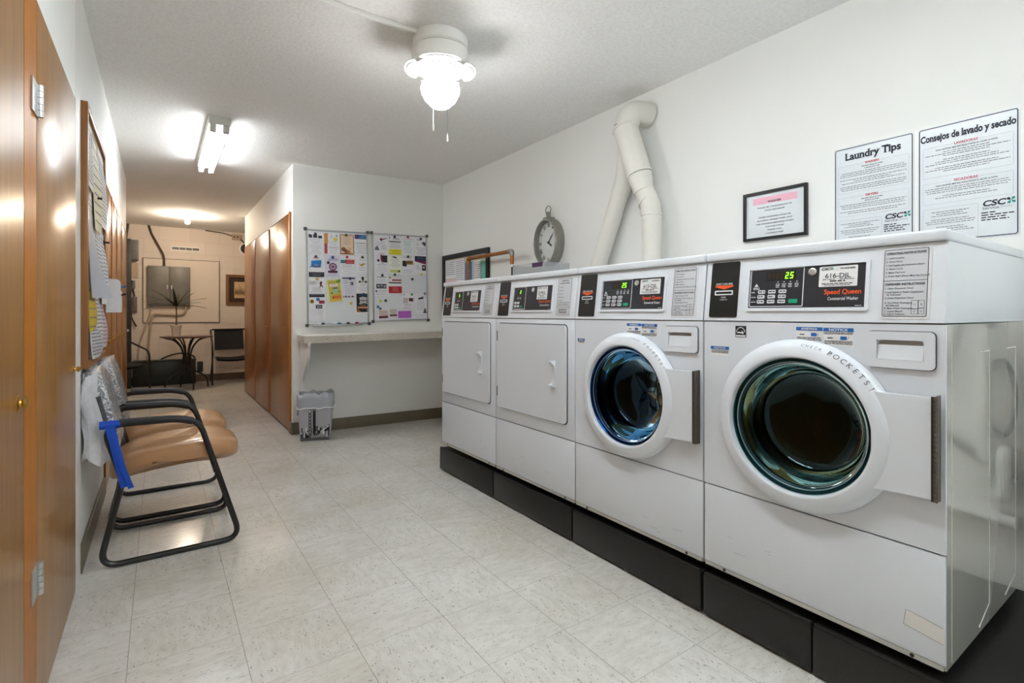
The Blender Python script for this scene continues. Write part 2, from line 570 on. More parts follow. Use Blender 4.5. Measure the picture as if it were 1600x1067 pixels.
# closet doors on the right of the corridor
cd = [(4.905, 5.825), (5.955, 6.865), (6.925, 7.835)]
for i, (a, b) in enumerate(cd):
    d = MB(); d.bx(0.962, 0.996, a, b, 0.02, 1.972, bev=0.003)
    o = obj('door_%d' % (8 + i), d, M_door2); o['kind'] = 'structure'
    knob(FR((0.962, 0, 0), (0, -1, 0), (0, 0, 1)), -(a + (0.20 if i == 0 else 0.1)), 0.93, M_brass, o, r=0.011)
mb = MB()
for a, b in ((4.868, 4.901), (5.83, 5.95), (6.87, 6.92), (7.838, 7.85)):
    mb.bx(0.955 if a < 4.9 else 0.972, 0.999, a, b, 0.0, 1.983)
mb.bx(0.975, 0.999, 4.901, 7.838, 1.973, 1.983)
struct('trim_4', mb, M_stile)

# ------------------------------------------------------------------ lamps
M_tube = mat('lit_tube', (255, 255, 255), 0.5, emit=(244, 250, 255), estr=10.5)
M_tube_added = mat('added_tube', (255, 255, 255), 0.5, emit=(240, 249, 255), estr=15.5)  # tubes of the added, unseen strip lights
M_globe = mat('lit_globe', (255, 255, 255), 0.4, emit=(252, 252, 252), estr=12.0)
M_bulb = mat('lit_bulb', (255, 255, 255), 0.4, emit=(255, 234, 208), estr=270.0)
M_fix = mat('fixture_white', (214, 212, 204), 0.4)
M_fan = mat('fan_white', (238, 237, 232), 0.35)
M_fan_dim = mat('fan_white_dimmed', (196, 195, 190), 0.4)  # fan white, darkened in colour against the glare of the globe

def strip_light(x, y0, y1, label, mt=None):
    mt = mt or M_tube
    t = thing('fluorescent_light', label, 'light', (x, (y0 + y1) / 2, ZC))
    b = MB()
    b.prism(FR((0, y0, 0), (1, 0, 0), (0, 0, 1)), [(x - 0.066, ZC), (x - 0.062, ZC - 0.055), (x + 0.062, ZC - 0.055), (x + 0.066, ZC)], 0, -(y1 - y0))
    obj('housing', b, M_fix, t)
    for sx in (-0.038, 0.038):
        tb = MB(); tb.tube([(x + sx, y0 + 0.045, ZC - 0.082), (x + sx, y1 - 0.045, ZC - 0.082)], 0.0165, 14)
        obj('tube', tb, mt, t)
        for yy, s in ((y0, 1), (y1, -1)):
            sk = MB(); sk.bx(x + sx - 0.019, x + sx + 0.019, min(yy, yy + s * 0.043), max(yy, yy + s * 0.043), ZC - 0.103, ZC - 0.0555, bev=0.006)
            obj('lamp_holder', sk, M_fix, t)
    return t
strip_light(0.335, 3.94, 5.19, 'two-tube fluorescent strip light lit on the ceiling before the corridor')

# ceiling fan with a lit globe, its blade holders bare
fx, fy = 1.118, 2.22
FZ = FR((fx, fy, ZC), (1, 0, 0), (0, -1, 0))      # n points down
fan = thing('ceiling_fan', 'white ceiling fan motor with lit round globe and two pull chains', 'ceiling fan', (fx, fy, ZC))
b = MB(); b.lathe(FZ, 0, 0, [(0.128, 0.0), (0.132, 0.012), (0.132, 0.05), (0.125, 0.058)], 40)
obj('canopy', b, M_fan, fan)
b = MB(); b.lathe(FZ, 0, 0, [(0.122, 0.0585), (0.134, 0.066), (0.137, 0.10), (0.132, 0.135), (0.12, 0.146), (0.11, 0.147)], 40)
obj('motor_housing', b, M_fan, fan)
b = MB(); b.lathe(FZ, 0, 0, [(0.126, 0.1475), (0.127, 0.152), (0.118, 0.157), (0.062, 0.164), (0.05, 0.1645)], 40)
vent_ring = obj('vent_ring', b, M_fan_dim, fan)
for i in range(24):
    a = 2 * PI * i / 24
    v = MB(); fr = FR(FZ.p(math.cos(a) * 0.1, math.sin(a) * 0.1, 0.1605), FZ.r * math.cos(a) + FZ.u * math.sin(a), FZ.u * math.cos(a) - FZ.r * math.sin(a))
    v.box(fr, -0.009, 0.009, -0.0035, 0.0035, -0.002, 0.0018)
    obj('vent_slot', v, M_grey, vent_ring)
for i in range(4):
    a = math.radians(26.7 + 90 * i)
    ir = MB(); fr = FR(FZ.p(0, 0, 0.153), FZ.r * math.cos(a) + FZ.u * math.sin(a), FZ.u * math.cos(a) - FZ.r * math.sin(a))
    hw = math.radians(39); ro = 0.172
    arc = [(ro * math.cos(t) * (1 - 0.10 * abs(t / hw) ** 6), ro * math.sin(t) * (1 - 0.10 * abs(t / hw) ** 6)) for t in [-hw + 2 * hw * k / 16 for k in range(17)]]
    ir.prism(fr, [(0.098, -0.045)] + arc + [(0.098, 0.045)], -0.002, 0.002)
    arc2 = [(0.035 + 0.72 * x, 0.72 * y) for x, y in arc]
    ir.prism(fr, [(0.105, -0.035)] + arc2 + [(0.105, 0.035)], 0.002, 0.005)
    obj('blade_holder', ir, M_fan_dim, fan)
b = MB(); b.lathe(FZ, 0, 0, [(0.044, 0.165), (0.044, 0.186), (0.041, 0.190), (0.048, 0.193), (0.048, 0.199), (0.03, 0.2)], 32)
obj('light_fitter', b, M_fan_dim, fan)
b = MB(); b.lathe(FZ, 0, 0, [(0.045, 0.2005), (0.068, 0.205), (0.089, 0.224), (0.0945, 0.246), (0.090, 0.268), (0.073, 0.299), (0.046, 0.326), (0.022, 0.337), (0.003, 0.340)], 40)
obj('globe', b, M_globe, fan)
for cx, cy, z1 in ((1.022, 2.10, 1.898), (1.0935, 2.10, 1.863)):
    c = MB(); c.tube([(fx + (cx - fx) * 0.35, fy + (cy - fy) * 0.35, 2.225), (cx, cy, 2.19), (cx, cy, z1 + 0.04)], 0.0013, 5)
    ch = obj('pull_chain', c, M_steel, fan)
    c = MB(); c.lathe(FR((cx, cy, z1), (1, 0, 0), (0, 1, 0)), 0, 0, [(0.002, 0.0), (0.0055, 0.006), (0.0045, 0.028), (0.002, 0.04)], 12)
    obj('chain_pull', c, M_fan, ch)
b = MB(); b.bx(XL + 0.004, fx - 0.128, 2.203, 2.222, ZC - 0.02, ZC, bev=0.003)
tag(obj('wire_raceway', b, M_fan, loc=(0.4, 2.21, ZC)), 'thin white cable raceway running along the ceiling to the fan', 'raceway')

# bare bulb in the corridor
bl = thing('ceiling_bulb', 'bare lit bulb in a ceiling socket at the corridor end', 'light', (0.312, 8.13, ZC))
FB = FR((0.312, 8.13, ZC), (1, 0, 0), (0, -1, 0))
b = MB(); b.lathe(FB, 0, 0, [(0.055, 0), (0.055, 0.012), (0.03, 0.03), (0.024, 0.05)], 24); obj('socket', b, M_fan, bl)
b = MB(); b.lathe(FB, 0, 0, [(0.014, 0.0505), (0.02, 0.062), (0.03, 0.085), (0.03, 0.1), (0.02, 0.118), (0.003, 0.124)], 24); obj('bulb', b, M_bulb, bl)

# two more strip lights, added out of view to raise the brightness
strip_light(0.80, 0.32, 1.57, 'added two-tube strip light, out of view, brightening the near end of the room', M_tube_added)
strip_light(1.5, -1.6, -0.35, 'added two-tube strip light, out of view, filling in from the back of the room', M_tube_added)
# ------------------------------------------------------------------ laundry machines
MX = 1.595                       # front plane of the row
MD = 2.375                       # backs
ZB, ZT = 0.182, 1.283            # underside, top
MW = 0.676
M_panel = mat('panel_black', (44, 46, 52), 0.35)
M_card = mat('card_black', (26, 27, 26), 0.4)
M_plate = mat('instruction_grey', (203, 206, 212), 0.45, metal=0.0)
M_plate_edge = mat('instruction_border', (222, 223, 228), 0.4)
M_dark = mat('dark_print', (34, 34, 40), 0.6)
M_orange = mat('orange_print', (236, 92, 40), 0.5)
M_wprint = mat('white_print', (226, 228, 232), 0.5)
M_button = mat('button_white', (214, 217, 220), 0.4)
M_green = mat('button_green', (24, 158, 118), 0.4)
M_led = mat('led_green', (60, 140, 20), 0.5, emit=(120, 255, 30), estr=1.6)
M_leddim = mat('led_dim', (70, 46, 38), 0.4)
M_label = mat('label_white', (232, 233, 234), 0.4)
M_gap = mat('seam_dark', (60, 60, 64), 0.7)
M_handink = mat('marker_ink', (92, 92, 98), 0.7)
M_recess_shade = mat('recess_shade_grey', (150, 146, 142), 0.5)  # shade inside the drawer recess, put into the colour
M_hinge = mat('hinge_metal', (104, 98, 90), 0.35, 0.8)
M_hinge_dark = mat('hinge_dark', (58, 54, 50), 0.4, 0.6)
def thin_glass(name, rgb, ior=1.5):
    m = bpy.data.materials.new(name); m.use_nodes = True
    nt = NT(m); nt.n.remove(nt.n['Principled BSDF'])
    tr = nt.add('ShaderNodeBsdfTransparent'); tr.inputs[0].default_value = lin(rgb)
    gl = nt.add('ShaderNodeBsdfGlossy'); gl.inputs['Roughness'].default_value = 0.02; gl.inputs['Color'].default_value = lin(tuple(min(255, int(120 + 0.55 * k)) for k in rgb))
    fr = nt.add('ShaderNodeFresnel'); fr.inputs[0].default_value = ior
    mx = nt.add('ShaderNodeMixShader')
    nt.put(mx.inputs[0], fr.outputs[0]); nt.put(mx.inputs[1], tr.outputs[0]); nt.put(mx.inputs[2], gl.outputs[0])
    nt.put(nt.n['Material Output'].inputs[0], mx.outputs[0])
    return m
M_glass = thin_glass('door_glass', (144, 186, 190), 1.4)
M_glass_blue = thin_glass('door_glass_blue', (84, 148, 190), 1.42)
M_gasket = mat('gasket_rubber', (34, 38, 40), 0.45)
M_drum = mat('drum_steel', (72, 74, 76), 0.42, 0.7)
M_inner = mat('liner_grey', (196, 200, 206), 0.35)
M_side_shade = mat('side_enamel_shaded', (182, 181, 174), 0.10, coat=1.0)  # cabinet white with the dimness of the unlit side in its colour
M_side_line = mat('side_emboss', (226, 225, 220), 0.3)
M_plinth = mat('black_base', (30, 29, 28), 0.42, var=0.35, varscale=220, bump=0.12, bscale=500)
M_scratch = mat('scratch', (120, 118, 116), 0.7)
M_stain = mat('old_label', (226, 225, 222), 0.6)
M_dblue = mat('logo_blue', (20, 84, 150), 0.6)
M_teal = mat('logo_teal', (40, 150, 140), 0.6)

def csc_logo(mb, fr, u, v, h, ink, mark):
    """three letter logo with a small four-leaf mark, u is the left end"""
    mb.text(fr, 'CSC', u, v, h, ink, 'L', fit=h * 3.0, bold=0.035, shear=0.2)
    for a in range(4):
        f2 = fr.sub(u + h * 3.75, v + h * 0.55, a * PI / 2 + 0.2)
        mb.poly(f2, [(0.02 * h, 0.02 * h), (0.5 * h, 0.1 * h), (0.58 * h, 0.42 * h), (0.2 * h, 0.5 * h)], mark if a != 1 else ink, 0.0008)

def seven(mb, fr, ch, u, v, w, h, mi, n=0.0012):
    on = {'2': 'abged', '5': 'afgcd', '8': 'abcdefg', '0': 'abcdef'}[ch]
    t = h * 0.13
    sh = 0.12
    seg = {'a': (0, w, h - t, h), 'd': (0, w, 0, t), 'g': (0, w, h / 2 - t / 2, h / 2 + t / 2),
           'f': (0, t, h / 2, h), 'b': (w - t, w, h / 2, h), 'e': (0, t, 0, h / 2), 'c': (w - t, w, 0, h / 2)}
    for k in on:
        a, b, c, d = seg[k]
        mb.add([fr.p(u + a + sh * c, v + c, n), fr.p(u + b + sh * c, v + c, n), fr.p(u + b + sh * d, v + d, n), fr.p(u + a + sh * d, v + d, n)], [(0, 1, 2, 3)], mi)

def card_reader(CF, root, small):
    b = MB(); b.rr(CF, -0.318, -0.214, 0.012, 0.203, 0.0006, 0.003, 0.006)
    o = obj('card_reader', b, M_card, root)
    t = MB(); F = CF.sub(-0.266, 0.098, 0, 0.0032)
    t.text(F, 'INSERT CARD HERE', 0, 0.026, 0.006, 1, fit=0.062, bold=0.02)
    t.poly(F, [(-0.034, 0.024), (0.034, 0.024), (0.034, 0.019), (0.0, 0.010), (-0.034, 0.019)], 0, 0.0005)
    t.rrframe(F, -0.034, 0.034, -0.010, 0.006, 0.0002, 0.0016, 0.003, 0.004, 1)
    t.text(F, 'PUSH', 0, -0.020, 0.0055, 1, bold=0.01); t.text(F, 'CARD IN', 0, -0.028, 0.005, 1, bold=0.0)
    obj('card_slot', t, [M_orange, M_wprint], o)
    return o

def console(root, Yc, code, top_word, kind):
    """tilted front of the control console; returns its frame"""
    CF = FR((1.5925, Yc, 1.046), (0, -1, 0), (0.026, 0, 0.206))
    b = MB()
    prof = [(1.5925, 1.046), (1.6185, 1.252), (MD, 1.252), (MD, 1.046)]
    b.prism(FR((0, Yc + MW / 2, 0), (1, 0, 0), (0, 0, 1)), prof, 0, MW)
    obj('console', b, M_white, root)
    card_reader(CF, root, False)
    # control panel in its bezel
    z = 1.046
    b = MB(); b.rrframe(CF, -0.185, 0.172, 0.032, 0.178, 0.0, 0.006, 0.008, 0.010)
    obj('bezel', b, M_white, root)
    b = MB(); b.box(CF, -0.176, 0.163, 0.040, 0.170, 0.0004, 0.0015)
    pan = obj('control_panel', b, M_panel, root)
    F = CF.sub(0, 0, 0, 0.0018)
    rng = random.Random(code)
    if kind == 'washer':
        ke = -0.003; dx = -0.120
    else:
        ke = -0.062; dx = -0.138
    t = MB()
    t.rrframe(F, -0.172, ke, 0.046, 0.168, 0, 0.0006, 0.004, 0.0022, 0)
    if kind == 'washer':
        for k in range(4):
            for j in range(3):
                t.bars(F, -0.088 + k * 0.0195, -0.076 + k * 0.0195, 0.117 - j * 0.0048, 0.0021, rng, 0, True)
            t.disc(F, -0.082 + k * 0.0195, 0.1245, 0.0017, 0, 0.0006, 0, 8)
        t.poly(F, [(-0.158, 0.112), (-0.144, 0.112), (-0.151, 0.122)], 0)
        t.bars(F, -0.161, -0.140, 0.106, 0.0028, rng, 0, True); t.bars(F, -0.161, -0.140, 0.102, 0.0022, rng, 0, True)
        for j in range(3):
            t.bars(F, -0.166, -0.152, 0.092 - j * 0.0155, 0.0024, rng, 0)
    else:
        for k in range(2):
            t.poly(F, [(-0.135 + 0.02 * k, 0.108), (-0.127 + 0.02 * k, 0.108), (-0.131 + 0.02 * k, 0.116)], 0)
            t.bars(F, -0.139 + 0.02 * k, -0.124 + 0.02 * k, 0.104, 0.0022, rng, 0, True)
        t.bars(F, -0.160, -0.075, 0.0485, 0.002, rng, 0, True)
    t.text(F, 'Speed Queen', 0.104, 0.081, 0.0145, 1, fit=0.096, bold=0.015)
    t.text(F, 'Commercial Washer' if kind == 'washer' else 'Commercial Dryer', 0.106, 0.0635, 0.0095, 0, fit=0.079, bold=0.008)
    t.bars(F, 0.138, 0.154, 0.046, 0.002, rng, 0)
    obj('panel_print', t, [M_wprint, M_orange], pan)
    # display
    d = MB()
    if kind == 'washer':
        d.box(F, dx, -0.028, 0.131, 0.157, 0, 0.0008, 0)
        for k in range(4): seven(d, F, '8', dx + 0.004 + k * 0.0135, 0.135, 0.008, 0.018, 1)
        for k, ch in enumerate('25'): seven(d, F, ch, dx + 0.060 + k * 0.0145, 0.134, 0.009, 0.020, 2)
    else:
        d.box(F, dx, dx + 0.042, 0.127, 0.155, 0, 0.0008, 0)
        seven(d, F, '2' if code == 'EH4GL' else '5', dx + 0.022, 0.132, 0.009, 0.018, 2)
    obj('display', d, [M_card, M_leddim, M_led], pan)
    # buttons
    if kind == 'washer':
        for r in range(3):
            for c in range(3):
                u = -0.146 + c * 0.0335 + (0.001 * (2 - r)); v = 0.0885 - r * 0.0158
                k = MB(); k.rr(F, u, u + 0.0235, v, v + 0.0115, 0, 0.002, 0.003)
                bt = obj('button', k, M_button, pan)
                k = MB(); k.bars(F, u + 0.003, u + 0.021, v + 0.0045, 0.003, rng, 0, True, n=0.0024)
                obj('button_print', k, M_dark, bt)
        k = MB(); k.rr(F, -0.045, -0.019, 0.0565, 0.069, 0, 0.002, 0.003)
        obj('start_button', k, M_green, pan)
    else:
        for r in range(2):
            for c in range(2):
                u = -0.160 + c * 0.026; v = 0.076 - r * 0.018
                k = MB(); k.rr(F, u, u + 0.020, v, v + 0.013, 0, 0.002, 0.005)
                obj('button', k, M_button, pan)
        k = MB(); k.rr(F, -0.106, -0.086, 0.056, 0.068, 0, 0.002, 0.005)
        obj('start_button', k, M_green, pan)
    # round lock and machine number sticker
    k = MB(); k.lathe(F, 0.021 if kind == 'washer' else 0.0, 0.150, [(0.0115, 0), (0.0115, 0.003), (0.008, 0.004), (0.008, 0.002), (0.003, 0.002), (0.002, 0.004)], 20)
    obj('key_lock', k, M_steel, pan)
    L0, L1, B0 = (0.040, 0.141, 0.103) if kind == 'washer' else (0.035, 0.120, 0.098)
    k = MB(); k.rr(F, L0, L1, B0, 0.163, 0, 0.0006, 0.003)
    lb = obj('number_label', k, M_label, pan)
    k = MB(); G = F.sub(L0, B0, 0, 0.0008); W = L1 - L0; H = 0.163 - B0
    csc_logo(k, G, 0.006, H - 0.011, 0.0075, 0, 1)
    k.text(G, top_word, W - 0.005, H - 0.010, 0.005, 0, 'R', fit=W * 0.40, bold=0.03)
    k.text(G, code, W / 2, H * 0.42, H * 0.24, 0, fit=W * 0.66, bold=0.006)
    k.bars(G, W * 0.1, W * 0.45, H * 0.34, 0.0018, rng); k.bars(G, W * 0.55, W * 0.92, H * 0.34, 0.0018, rng)
    k.bars(G, W * 0.3, W * 0.7, H * 0.24, 0.0035, rng, 0, True)
    k.bars(G, W * 0.08, W * 0.92, H * 0.13, 0.0022, rng, 0, True); k.bars(G, W * 0.15, W * 0.85, H * 0.06, 0.0016, rng, 0, True)
    obj('label_print', k, [M_dark, M_teal], lb)
    # instruction plate
    k = MB(); k.rr(CF, 0.197, 0.307, 0.010, 0.202, 0.0005, 0.0018, 0.006, 0); k.rr(CF, 0.2035, 0.3005, 0.0165, 0.196, 0.0018, 0.0022, 0.004, 1)
    ip = obj('instruction_plate', k, [M_plate_edge, M_plate], root)
    k = MB(); G = CF.sub(0.2035, 0.0165, 0, 0.0024)
    k.rrframe(G, 0, 0.097, 0, 0.1795, 0, 0.0004, 0.004, 0.0012)
    T = lambda s, u, v, h=0.0048, fit=None, bold=0.012, al='L': k.text(G, s, u, v, h, 0, al, fit=fit, bold=bold)
    if kind == 'washer':
        T('OPERATING INSTRUCTIONS', 0.0485, 0.166, 0.0058, 0.086, 0.03, 'C')
        for i, s in enumerate(['1. Load Laundry', '2. Close Door', '3. Add Supplies (See Instructions Below)', '4. Select Cycle', '5. Make Payment', '6. Press Start (Door Must be Closed)']):
            T(s, 0.005, 0.1545 - i * 0.0098, 0.0046, 0.084 if len(s) > 38 else None)
        k.rect(G, 0, 0.097, 0.0945, 0.0957)
        T('DISPENSER INSTRUCTIONS', 0.0485, 0.083, 0.0058, 0.086, 0.03, 'C')
        for i, s in enumerate(['1. Open Dispenser Door', '2. Load Supplies In Proper Compartment', '    As Indicated', '3. Close Dispenser Door']):
            T(s, 0.005 + (0.004 if i == 2 else 0), 0.0725 - [0, 0.0098, 0.0168, 0.0255][i], 0.0046, 0.084 if i == 1 else None)
        for i, s in enumerate(['A. Pre-Wash Detergent', '    (If Offered)', 'B. Main Wash Detergent', 'C. Liquid Bleach', 'D. Fabric Softener']):
            T(s, 0.005 + (0.004 if i == 1 else 0), [0.034, 0.027, 0.0195, 0.0115, 0.004][i], 0.0046, None)
        for (a, b, c, d) in ((0.064, 0.079, 0.02, 0.042), (0.079, 0.092, 0.022, 0.042), (0.064, 0.079, 0.006, 0.02), (0.079, 0.092, 0.006, 0.022)):
            k.rrframe(G, a, b, c, d, 0, 0.0003, 0.001, 0.0007)
        for s, a, c in (('C', 0.0715, 0.029), ('B', 0.0855, 0.030), ('D', 0.0715, 0.011), ('A', 0.0855, 0.012)): T(s, a, c, 0.0045, None, 0.0, 'C')
    else:
        T('OPERATING', 0.0485, 0.165, 0.0058, 0.05, 0.03, 'C'); T('INSTRUCTIONS', 0.0485, 0.153, 0.0058, 0.066, 0.03, 'C')
        for i, s in enumerate(['1. Load Dryer', '2. Close Door', '3. Select Cycle', '4. Make Payment', '5. Press Start']): T(s, 0.006, 0.135 - i * 0.0165, 0.0046)
        for q in range(3): k.bars(G, 0.006, 0.09, 0.060 - q * 0.008, 0.0022, rng, 0)
        k.rect(G, 0, 0.097, 0.036, 0.0372)
        for q in range(3): k.bars(G, 0.018, 0.078, 0.026 - q * 0.008, 0.0036, rng, 0, True)
    obj('plate_print', k, M_dark, ip)
    return CF

def cabinet_sides(mb, Yc):
    ya, yb = Yc - MW / 2, Yc + MW / 2
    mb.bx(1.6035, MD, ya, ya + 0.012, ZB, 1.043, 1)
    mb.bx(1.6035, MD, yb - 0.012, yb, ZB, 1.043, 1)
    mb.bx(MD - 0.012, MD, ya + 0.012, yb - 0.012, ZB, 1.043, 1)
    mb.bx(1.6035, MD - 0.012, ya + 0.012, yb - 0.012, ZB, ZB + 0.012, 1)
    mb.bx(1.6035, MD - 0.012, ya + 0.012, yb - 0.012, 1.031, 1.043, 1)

def hole_plate(mb, fr, u0, u1, v0, v1, n0, n1, cu, cv, r, mi=0, q=12):
    """rectangular plate with a round hole; q segments per side of the square walk"""
    out = []; inn = []
    per = [(u0, v0), (u1, v0), (u1, v1), (u0, v1)]
    for i in range(4):
        a, b = per[i], per[(i + 1) % 4]
        for k in range(q):
            p = (a[0] + (b[0] - a[0]) * k / q, a[1] + (b[1] - a[1]) * k / q)
            out.append(p)
    for p in out:
        # walk the circle with the same order
        ang = math.atan2((p[1] - (v0 + v1) / 2) / (v1 - v0), (p[0] - (u0 + u1) / 2) / (u1 - u0))
        inn.append((cu + r * math.cos(ang), cv + r * math.sin(ang)))
    k = len(out)
    vs = [fr.p(*p, n) for n in (n0, n1) for q2 in (out, inn) for p in q2]
    fs = []
    for i in range(k):
        j = (i + 1) % k
        fs += [(i, k + i, k + j, j), (2 * k + i, 2 * k + j, 3 * k + j, 3 * k + i), (i, j, 2 * k + j, 2 * k + i), (k + i, 3 * k + i, 3 * k + j, k + j)]
    mb.add(vs, fs, mi)

def feet_and_cover(root, Yc):
    b = MB(); b.bx(1.606, MD, Yc - MW / 2, Yc + MW / 2, 1.254, ZT, bev=0.006, seg=3)
    obj('top_cover', b, M_white, root)
    for x in (1.66, 2.3):
        for dy in (-0.29, 0.29):
            f = MB(); f.lathe(FR((x, Yc + dy, 0.152), (1, 0, 0), (0, 1, 0)), 0, 0, [(0.022, 0.0), (0.022, 0.012), (0.008, 0.013), (0.008, ZB - 0.152)], 12)
            obj('foot', f, M_black, root)

def lower_panel(root, Yc, seed):
    F = FR((MX, Yc, 0), (0, -1, 0), (0, 0, 1))
    b = MB(); b.box(F, -MW / 2, MW / 2, ZB + 0.014, 0.468, -0.008, 0.0, bev=0.003)
    lp = obj('lower_panel', b, M_white, root)
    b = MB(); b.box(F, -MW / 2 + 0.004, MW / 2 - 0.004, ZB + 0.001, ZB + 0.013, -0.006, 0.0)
    obj('toe_strip', b, M_side_shade, root)
    for u in (-0.26, 0.27):
        s = MB(); s.disc(F, u, ZB + 0.008, 0.005, 0, 0.002, seg=10); obj('screw', s, M_hinge_dark, root)
    rng = random.Random(seed)
    for i in range(4):
        s = MB()
        u = rng.uniform(-0.25, 0.25); v = rng.uniform(0.22, 0.33); a = rng.uniform(-0.1, 0.1)
        s.rect(F.sub(u, v, a, 0.0002), 0, rng.uniform(0.01, 0.05), 0, 0.0007)
        obj('scuff', s, M_scratch, lp)
    return lp, F

def washer(Yc, code, label, glass, near):
    root = thing('front_load_washer', label, 'washing machine', (MX + 0.39, Yc, ZB), 'laundry machines along the right wall')
    F = FR((MX, Yc, 0), (0, -1, 0), (0, 0, 1))
    R0 = 0.207; cu = -0.010; cv = 0.735
    b = MB(); cabinet_sides(b, Yc)
    hole_plate(b, F, -MW / 2, MW / 2, 0.472, 1.042, -0.0085, 0.0, cu, cv, R0, 0, 16)
    if near:
        G = FR((0, Yc - MW / 2, 0), (1, 0, 0), (0, 0, 1))
        for x in (1.97, 2.262): b.box(G, x, x + 0.003, 0.235, 0.965, 0, 0.0012, 2)
        b.box(G, 1.87, 1.97, 0.962, 0.965, 0, 0.0012, 2); b.box(G, 2.16, 2.262, 0.962, 0.965, 0, 0.0012, 2)
        b.prism(G, [(1.87, 0.200), (1.97, 0.235), (1.973, 0.235), (1.873, 0.197)], 0, 0.0012, 2)
        b.prism(G, [(2.14, 0.205), (2.262, 0.235), (2.265, 0.235), (2.143, 0.202)], 0, 0.0012, 2)
        b.box(G, 1.640, 1.6425, 0.19, 1.04, 0, 0.0008, 2)
    obj('cabinet', b, [M_white, M_side_shade, M_side_line], root)
    feet_and_cover(root, Yc)
    lp, _ = lower_panel(root, Yc, code)
    console(root, Yc, code, 'WASHER', 'washer')
    rng = random.Random(code + 'x')
    # drum and rubber boot behind the door
    d = MB(); d.lathe(F, cu, cv, [(0.212, -0.010), (0.222, -0.03), (0.205, -0.075), (0.205, -0.10), (0.225, -0.105), (0.225, -0.012)], 48, closed=True)
    obj('door_gasket', d, M_gasket, root)
    d = MB(); d.lathe(F, cu, cv, [(0.218, -0.11), (0.235, -0.13), (0.235, -0.50), (0.2, -0.52), (0.002, -0.52)], 48, caps=False)
    for i in range(3):
        a = i * 2 * PI / 3 + 0.6
        f2 = FR(F.p(cu, cv, -0.3), F.r * math.cos(a) + F.u * math.sin(a), F.u * math.cos(a) - F.r * math.sin(a))
        d.prism(FR(f2.p(0.235, 0, -0.18), -f2.r, f2.u), [(0, -0.03), (0.05, -0.008), (0.05, 0.008), (0, 0.03)], 0.0, -0.34)
    obj('drum', d, M_drum, root)
    # door: ring, grip, glass bowl, hinge plate
    d = MB()
    d.lathe(F, cu, cv, [(0.200, 0.004), (0.257, 0.004), (0.258, 0.009), (0.256, 0.016), (0.251, 0.025), (0.244, 0.033), (0.235, 0.0385), (0.212, 0.0450), (0.208, 0.0450),
                       (0.205, 0.043), (0.203, 0.036), (0.200, 0.020), (0.199, 0.012)], 80, closed=True)
    door = obj('door', d, M_white, root, smooth=40)
    g = MB(); g.lathe(F, cu, cv, [(0.199, 0.030), (0.1935, 0.030), (0.186, 0.012), (0.181, -0.03), (0.168, -0.085), (0.148, -0.105), (0.09, -0.118), (0.002, -0.122),
                       (0.002, -0.110), (0.09, -0.106), (0.142, -0.094), (0.160, -0.078), (0.172, -0.03), (0.178, 0.006), (0.184, 0.020), (0.199, 0.022)][::-1], 64, closed=True)
    obj('glass_bowl', g, glass, door, smooth=60)
    g = MB(); g.lathe(F, cu, cv, [(0.1985, 0.021), (0.1985, 0.0065), (0.1865, 0.0065), (0.1885, 0.021)], 64, closed=True)
    obj('glass_ring', g, M_inner, door)
    h = MB(); h.prism(F, [(0.19, 0.604), (0.222, 0.608), (0.328, 0.612), (0.328, 0.862), (0.222, 0.862), (0.19, 0.864)], 0.014, 0.034)
    obj('hinge_plate', h, M_white, door)
    h = MB()
    h.box(F, 0.3195, 0.329, 0.608, 0.866, 0.0345, 0.037, 1)
    h.box(F, 0.3285, 0.3305, 0.606, 0.868, 0.006, 0.036, 0)
    for i in range(21):
        z = 0.609 + i * 0.0123
        h.lathe(FR(F.p(0.328, z, 0.037), F.r, -F.n), 0, 0, [(0.0045, 0.0), (0.0045, 0.0105)], 8, mi=0)
    hg = obj('piano_hinge', h, [M_hinge, M_hinge_dark], door)
    # hand lettering around the ring
    m = MB()
    words = [('CHECK', 84, 0.0095, 3.0), ('POCKETS!', 66, 0.015, 4.7)]
    if not near: words = [('CHECK', 80, 0.0075, 2.6), ('POCKETS!', 62, 0.011, 4.2)]
    for wd, a0, hh, st in words:
        for i, ch in enumerate(wd):
            a = math.radians(a0 - i * st)
            p = F.p(cu + math.cos(a) * 0.242, cv + math.sin(a) * 0.242, 0.0)
            tl = FR(p, F.r * math.sin(a) - F.u * math.cos(a), (F.r * math.cos(a) + F.u * math.sin(a)) - F.n * 0.75)
            tl = tl.sub(0, -hh * 0.5, math.radians(rng.uniform(-8, 8)), 0.0)
            tl.o = tl.o + F.n * 0.0345
            m.text(tl, ch, 0, 0, hh, 0, bold=0.004, n=0.0024)
    obj('hand_lettering', m, M_handink, door)
    # detergent drawer
    F2 = F.sub(0.2455, 0.976)
    d = MB(); d.rrframe(F2, -0.074, 0.074, -0.049, 0.047, 0.0, 0.010, 0.012, 0.0225, 0, 6)
    d.rr(F2, -0.0705, 0.0705, -0.0455, 0.0435, 0.0, 0.0015, 0.01)
    d.rrframe(F2, -0.0755, 0.0755, -0.0505, 0.0485, 0.0, 0.0035, 0.013, 0.003, 1, 6)
    dr = obj('detergent_drawer', d, [M_white, M_gap], root)
    d = MB(); d.prism(FR(F2.p(-0.050, 0, 0), -F2.n, F2.u), [(-0.0098, -0.026), (-0.0016, -0.026), (-0.0016, 0.014)], 0.0, 0.100)
    obj('drawer_grip', d, M_white, dr)
    d = MB(); d.prism(F2, [(-0.0505, 0.012), (-0.045, 0.023), (-0.02, 0.0255), (0.02, 0.0255), (0.045, 0.023), (0.0505, 0.012)], 0.0015, 0.002)  # flat grey patch painting the shade under the recess lip
    obj('drawer_recess_shade', d, M_recess_shade, dr)
